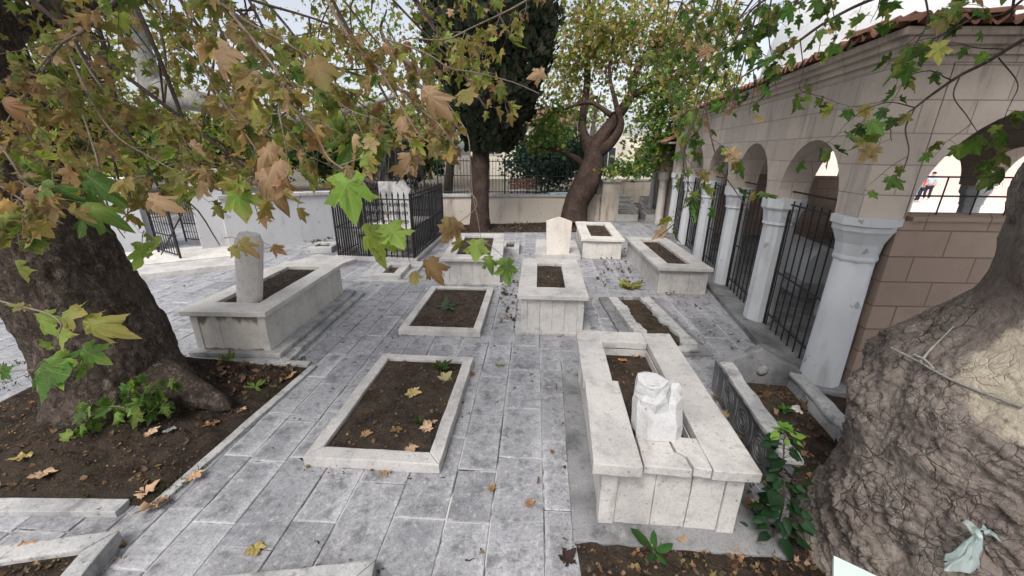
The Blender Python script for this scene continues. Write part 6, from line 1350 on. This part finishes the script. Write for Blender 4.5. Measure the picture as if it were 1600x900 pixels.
def litter():
    rng = np.random.default_rng(77); P, S = [], []
    def scat(n, f, s0, s1):
        for _ in range(n): P.append(f()); S.append(rng.uniform(s0, s1))
    for (t, x0, x1, y0, y1, z), n in zip(SOILED, [70, 70, 60, 60, 70, 260, 180, 120, 120, 12, 10, 10, 150, 160, 90]):
        m = Matrix.Translation(t.location) @ Matrix.Rotation(t.rotation_euler.z, 4, 'Z')
        scat(n, lambda: tuple(m @ Vector((rng.uniform(x0 + 0.04, x1 - 0.04), rng.uniform(y0 + 0.04, y1 - 0.04), z + rng.uniform(0, 0.015)))), 0.008, 0.042)
    def bed(x0, x1, y0, y1, z): return lambda: (rng.uniform(x0, x1), rng.uniform(y0, y1), z + rng.uniform(0, 0.02))
    scat(650, bed(-5.7, -2.95, 2.6, 4.7, 0.05), 0.012, 0.055); scat(1500, bed(-5.7, -2.95, 2.6, 4.7, 0.045), 0.006, 0.022); scat(90, bed(-4.0, -2.85, 4.2, 4.75, 0.05), 0.03, 0.09); scat(620, bed(0.55, 2.4, 1.5, 2.13, 0.045), 0.012, 0.05); scat(160, bed(1.95, 3.3, 2.2, 4.0, 0.06), 0.03, 0.10); scat(260, bed(-1.8, 3.5, 14.3, 16.2, 0.06), 0.05, 0.10)
    scat(200, bed(-7, 5, 2.0, 14, 0.012), 0.015, 0.05); scat(70, bed(1.9, 3.2, 8.2, 11, 0.012), 0.04, 0.09); scat(50, bed(-0.2, 0.1, 6, 8.6, 0.012), 0.04, 0.09); scat(40, bed(-6.6, -5.8, 12.2, 13.0, 0.012), 0.05, 0.1); scat(40, bed(3.2, 3.6, 4.6, 12, 0.012), 0.03, 0.08)
    for t in bpy.data.objects:                       # drifts along the feet of tombs and plots
        if t.get('category') in ('tomb', 'grave plot', 'sarcophagus') and t.type == 'EMPTY' and t.location.y < 13:
            m = Matrix.Translation(t.location) @ Matrix.Rotation(t.rotation_euler.z, 4, 'Z'); pts = [v for ch in t.children if ch.type == 'MESH' for v in ch.bound_box]
            x0, x1, y0, y1 = min(p[0] for p in pts), max(p[0] for p in pts), min(p[1] for p in pts), max(p[1] for p in pts)
            for _ in range(150):
                k = rng.integers(0, 4); f = rng.random() ** 1.5 if rng.random() < 0.5 else rng.random(); o = abs(rng.normal(0.0, 0.035)) + 0.01
                q = [(x0 - o, y0 + f * (y1 - y0)), (x1 + o, y0 + f * (y1 - y0)), (x0 + f * (x1 - x0), y0 - o), (x0 + f * (x1 - x0), y1 + o)][k]
                P.append(tuple(m @ Vector((q[0], q[1], 0.006)))); S.append(rng.choice([0.008, 0.012, 0.016, 0.022, 0.04], p=[.3, .3, .2, .15, .05]))
    n = len(P); a = rng.uniform(0, 2 * PI, n); D = np.c_[np.cos(a), np.sin(a), rng.normal(0, 0.2, n)]; N = unit(np.c_[rng.normal(0, 0.35, (n, 2)), np.ones(n)]); c, e = palette(n, DRY, rng)
    P = np.array(P)
    for i in range(n):
        z_ = soil_z(P[i][0], P[i][1]);
        if z_ is not None: P[i][2] = z_ + 0.004
    P[:, 2] += 0.005; c, e = c * 0.6, e * 0.6
    k = rng.random(n) < 0.55; S = np.array(S); ov = LEAF_OVAL * np.array([1.9, 1.0]) + np.array([[0, 0], [.05, 0], [-.08, .03], [.1, 0], [0, -.1], [-.12, 0], [.06, .05], [0, 0]])
    for m_, tp_ in ((k, ov), (~k, LEAF_LO)): tagit(put('leaf_litter', leaves_mesh(P[m_], D[m_], N[m_], S[m_], c[m_] * 0.8, e[m_] * 0.8, tp_, -0.55, -0.2, rough=0.09), M['litter']), kind='stuff')
litter()
def debris():
    rng = np.random.default_rng(15); tb = Tubes()
    for _ in range(170):
        x, y = rng.uniform(-6, 4.2), rng.uniform(1.9, 12); a = rng.uniform(0, 2 * PI); L = rng.uniform(0.015, 0.09); z = 0.008
        tb.add([(x, y, z), (x + L / 2 * math.cos(a), y + L / 2 * math.sin(a), z + rng.uniform(0, 0.01)), (x + L * math.cos(a + 0.4), y + L * math.sin(a + 0.4), z)], rng.uniform(0.003, 0.008), 0.002, 5)
    tagit(put('twig_debris', tb.mesh(), M['bark_dark']), kind='stuff')
debris()
def fallen(px, py, z, size, c, e, label, group=None, seed=0):
    rng = np.random.default_rng(seed + 100); p = gnd(px, py, z); a = rng.uniform(0, 2 * PI)
    F = [np.array([[0, -size * 0.0, 0.0]]), np.array([[math.cos(a), math.sin(a), 0.05]]), np.array([[rng.normal(0, 0.2), rng.normal(-0.1, 0.2), 1.0]])]
    o = put('fallen_leaf', leaves_mesh(F[0], F[1], F[2], [size], [c], [e], LEAF_HI, -0.3, 0.05, rough=0.05), M['litter']); zs_ = soil_z(p.x, p.y); o.location = (p.x, p.y, (zs_ if zs_ is not None and abs(zs_ - z) < 0.2 else z) + 0.014); tagit(o, label, 'leaf', group)
for k, (px, py, z, s, c, e, lab) in enumerate([
    (400, 852, 0.0, 0.13, YEL, TAN, 'single yellow-tan leaf on the bare paving above the bottom-edge plot'), (637, 612, 0.10, 0.19, YEL, PINKTAN, 'pale yellow leaf in the middle of the large low plot'), (690, 592, 0.10, 0.18, (0.42, 0.38, 0.22), YEL, 'cream leaf by the upright weed on the large low plot'), (668, 672, 0.10, 0.15, PINKTAN, PINKTAN, 'pinkish leaf near the right kerb of the large low plot'), (640, 695, 0.10, 0.13, PINKTAN, TAN, 'tan leaf at the near edge of the large low plot'), (625, 668, 0.10, 0.11, BROWN, TAN, 'brown leaf left of the grassy tuft on the large low plot'), (565, 676, 0.10, 0.12, TAN, BROWN, 'brown leaf near the left end of the large low plot'), (680, 655, 0.10, 0.11, PINKTAN, TAN, 'small pink leaf beside the right kerb of the large low plot'),
    (598, 738, 0.0, 0.09, TAN, TAN, 'orange leaf on the paving just below the large low plot'), (742, 585, 0.0, 0.10, BROWN, TAN, 'brown leaf right of the large plot kerb'), (776, 570, 0.0, 0.11, OLIVE, YEL, 'greenish leaf on the paving between large plot and cracked tomb'), (765, 768, 0.0, 0.08, BROWN, TAN, 'small rust leaf on the middle strip of paving slabs'), (880, 880, 0.0, 0.13, (0.035, 0.02, 0.018), (0.03, 0.018, 0.015), 'dark rotten leaf on the paving at the bottom edge'), (822, 790, 0.0, 0.08, BROWN, TAN, 'small brown leaf left of the cracked tomb plinth'), (165, 610, 0.2, 0.1, TAN, TAN, 'tan leaf at the foot of the left trunk'),
    (255, 780, 0.03, 0.20, BROWN, TAN, 'large rust leaf at the lower tip of the left bed'), (215, 778, 0.03, 0.16, PINKTAN, TAN, 'curled tan leaf along the lower edge of the left bed'), (175, 785, 0.03, 0.15, (0.30, 0.36, 0.26), (0.25, 0.30, 0.2), 'grey-green leaf along the lower edge of the left bed'), (300, 742, 0.03, 0.14, PINKTAN, TAN, 'tan leaf near the right edge of the left bed'), (235, 682, 0.06, 0.13, PINKTAN, PINKTAN, 'pale leaf in the middle of the left bed'), (75, 742, 0.05, 0.16, PINKTAN, TAN, 'tan leaf at the left of the bed'), (55, 722, 0.05, 0.14, YEL, TAN, 'yellowish leaf at the far left of the bed'), (270, 675, 0.06, 0.11, (0.3, 0.3, 0.32), (0.28, 0.28, 0.3), 'greyish leaf in the bed below the trunk root'), (340, 660, 0.05, 0.14, BROWN, TAN, 'brown leaf right of the trunk root'), (380, 640, 0.04, 0.12, PINKTAN, TAN, 'tan leaf halfway up the bed edge'), (455, 585, 0.04, 0.13, TAN, TAN, 'tan leaf in the upper corner of the left bed'), (440, 592, 0.04, 0.11, BROWN, TAN, 'brown leaf beside the upper corner of the left bed'),
    (990, 555, 0.56, 0.11, PINKTAN, TAN, 'round pink leaf in the far end of the cracked tomb'), (975, 562, 0.56, 0.10, (0.5, 0.2, 0.07), TAN, 'orange leaf in the far left end of the cracked tomb'), (1160, 872, 0.05, 0.11, BROWN, TAN, 'rust leaf in the soil in front of the cracked tomb'), (1080, 850, 0.05, 0.10, TAN, BROWN, 'tan leaf in the soil below the tomb plinth'), (1185, 785, 0.06, 0.11, PINKTAN, TAN, 'tan leaf on the plinth right of the cracked tomb'), (20, 868, 0.1, 0.12, TAN, BROWN, 'rust leaf in the bottom left corner plot')]):
    fallen(px, py, z, s, np.array(c), np.array(e), lab, None, k)

# ------------------------------------------------------------------ small things by the right trunk
def plastic_bag():
    c = on_trunk(1530, 836, 0.05); t = thing('plastic_bag', 'knotted thin pale plastic bag hanging on the right trunk', 'bag', tuple(c)); rng = np.random.default_rng(2)
    nth, prof = 36, [(0.012, 0.0), (0.017, -0.02), (0.022, -0.045), (0.028, -0.07), (0.034, -0.10), (0.040, -0.13), (0.047, -0.16), (0.052, -0.185), (0.056, -0.215)]
    V = []; F = []
    for i, (r, z_) in enumerate(prof):
        for k in range(nth):
            a = 2 * PI * k / nth; rr = r * (1 + 0.28 * math.sin(a * 5 + i * 0.4) + 0.15 * math.sin(a * 11 + 1)); V.append((rr * math.cos(a) * 1.15 - 0.10 * max(0, -z_ - 0.1) * 2 * (math.cos(a) < 0), rr * math.sin(a) * 0.6, z_ + 0.012 * math.sin(a * 3)))
    for i in range(len(prof) - 1):
        for k in range(nth): F.append((i * nth + k, i * nth + (k + 1) % nth, (i + 1) * nth + (k + 1) % nth, (i + 1) * nth + k))
    V = np.array(V); V += np.stack([fbm(V * 38, 3, 1), fbm(V * 38, 3, 2), fbm(V * 38, 3, 3)], 1) * 0.016 * np.clip(-V[:, 2:] / 0.1, 0.2, 1)
    put('body', mesh_np(V, [F], smooth=True), M['bag'], t)
    bm = bmesh.new(); bmesh.ops.create_icosphere(bm, subdivisions=3, radius=0.022); put('knot', bm_mesh(bm, 0, 1, 0.02, True), M['bag'], t)
    for s in (-1, 1):
        V = []; F = []
        for i in range(8):
            for k in range(6): u_ = i / 7; V.append((s * (0.01 + 0.055 * u_), (k - 2.5) * 0.012 * (0.6 + u_) + 0.008 * math.sin(k * 2 + i), 0.02 + 0.02 * math.sin(u_ * 3) + 0.012 * math.cos(k * 2.2 + i * 0.7) + (0.015 if s < 0 else -0.02) * u_))
        for i in range(7):
            for k in range(5): F.append((i * 6 + k, i * 6 + k + 1, (i + 1) * 6 + k + 1, (i + 1) * 6 + k))
        put('handle', mesh_np(V, [F], smooth=True), M['bag'], t)
plastic_bag()
p = dep(1303, 868, 2.0); t = thing('painted_board', 'pale mint painted wooden board whose corner shows at the bottom edge', 'board', (p.x, p.y, p.z - 0.03), math.radians(-52)); t.rotation_euler = (0.0, 0.0, math.radians(-38))
bm = bmesh.new(); add_box(bm, 0.0, 0.30, -0.40, 0.0, 0.0, 0.03); o = put('panel', bm_mesh(bm, 0.004, 2), M['mint'], t)
bm = bmesh.new(); add_box(bm, 0.05, 0.25, -0.35, -0.05, -p.z + 0.03, -0.002); put('support', bm_mesh(bm, 0.006, 2), M['mint'], t)

# ------------------------------------------------------------------ people far beyond the arches
def person(label, loc, rz, top, legs, arms_out=0.1, sit=False):
    t = thing('person', label, 'person', loc, rz)
    def skin(verts, edges, rad, nm, mat):
        me = bpy.data.meshes.new(nm); me.from_pydata(verts, edges, []); o = put(nm, me, mat, t)
        m = o.modifiers.new('s', 'SKIN'); 
        for v, r in zip(me.skin_vertices[0].data, rad): v.radius = (r, r)
        me.skin_vertices[0].data[0].use_root = True
        o.modifiers.new('u', 'SUBSURF').levels = 1; o.modifiers['u'].render_levels = 1; return o
    V = [(0, 0, .95), (0, 0, 1.2), (0, 0, 1.42), (0, 0, 1.52), (0, -.01, 1.62), (0, 0, 1.72), (.19, 0, 1.40), (.24, 0, 1.12), (.22, -.08, .88), (-.19, 0, 1.40), (-.24, 0, 1.12), (-.22, -.08, .88), (.10, 0, .86), (.11, -.02, .48), (.11, .02, .07), (.12, -.13, .04), (-.10, 0, .86), (-.12, -.1, .50), (-.12, .04, .07), (-.12, -.10, .04)]
    Ed = [(0, 1), (1, 2), (2, 3), (3, 4), (4, 5), (2, 6), (6, 7), (7, 8), (2, 9), (9, 10), (10, 11), (0, 12), (12, 13), (13, 14), (14, 15), (0, 16), (16, 17), (17, 18), (18, 19)]
    R_ = [.15, .14, .14, .06, .10, .08, .06, .045, .035, .06, .045, .035, .09, .06, .045, .04, .09, .06, .045, .04]
    skin(V, Ed, R_, 'body', M['skin'])
    skin([(0, 0, .93), (0, 0, 1.2), (0, 0, 1.42), (.20, 0, 1.40), (.245, 0, 1.12), (-.20, 0, 1.40), (-.245, 0, 1.12)], [(0, 1), (1, 2), (2, 3), (3, 4), (2, 5), (5, 6)], [.175, .165, .16, .085, .07, .085, .07], 'shirt', top)
    skin([(0, 0, .93), (.10, 0, .84), (.11, -.02, .48), (.11, .02, .12), (-.10, 0, .84), (-.12, -.1, .50), (-.12, .04, .12)], [(0, 1), (1, 2), (2, 3), (0, 4), (4, 5), (5, 6)], [.17, .11, .085, .075, .11, .085, .075], 'trousers', legs)
    bm = bmesh.new(); bmesh.ops.create_icosphere(bm, subdivisions=2, radius=0.115, matrix=Matrix.Translation((0, .02, 1.70)) @ Matrix.Diagonal((0.95, 1, 0.85, 1))); put('hair', bm_mesh(bm, 0, 1, 0.0, True), M['hair'], t)
pr = np.array(ray(1437, 300)); s = 21.0 / 1.0
p = dep(1449, 262, 24.0); person('person in a red top and dark trousers standing beyond the right arch', (p.x, p.y, 0.0), math.radians(20), M['red'], M['navy'])
p = dep(1463, 262, 25.5); person('person in pale blue top and dark trousers beyond the right arch', (p.x, p.y, 0.0), math.radians(-60), M['bluewhite'], M['navy'])
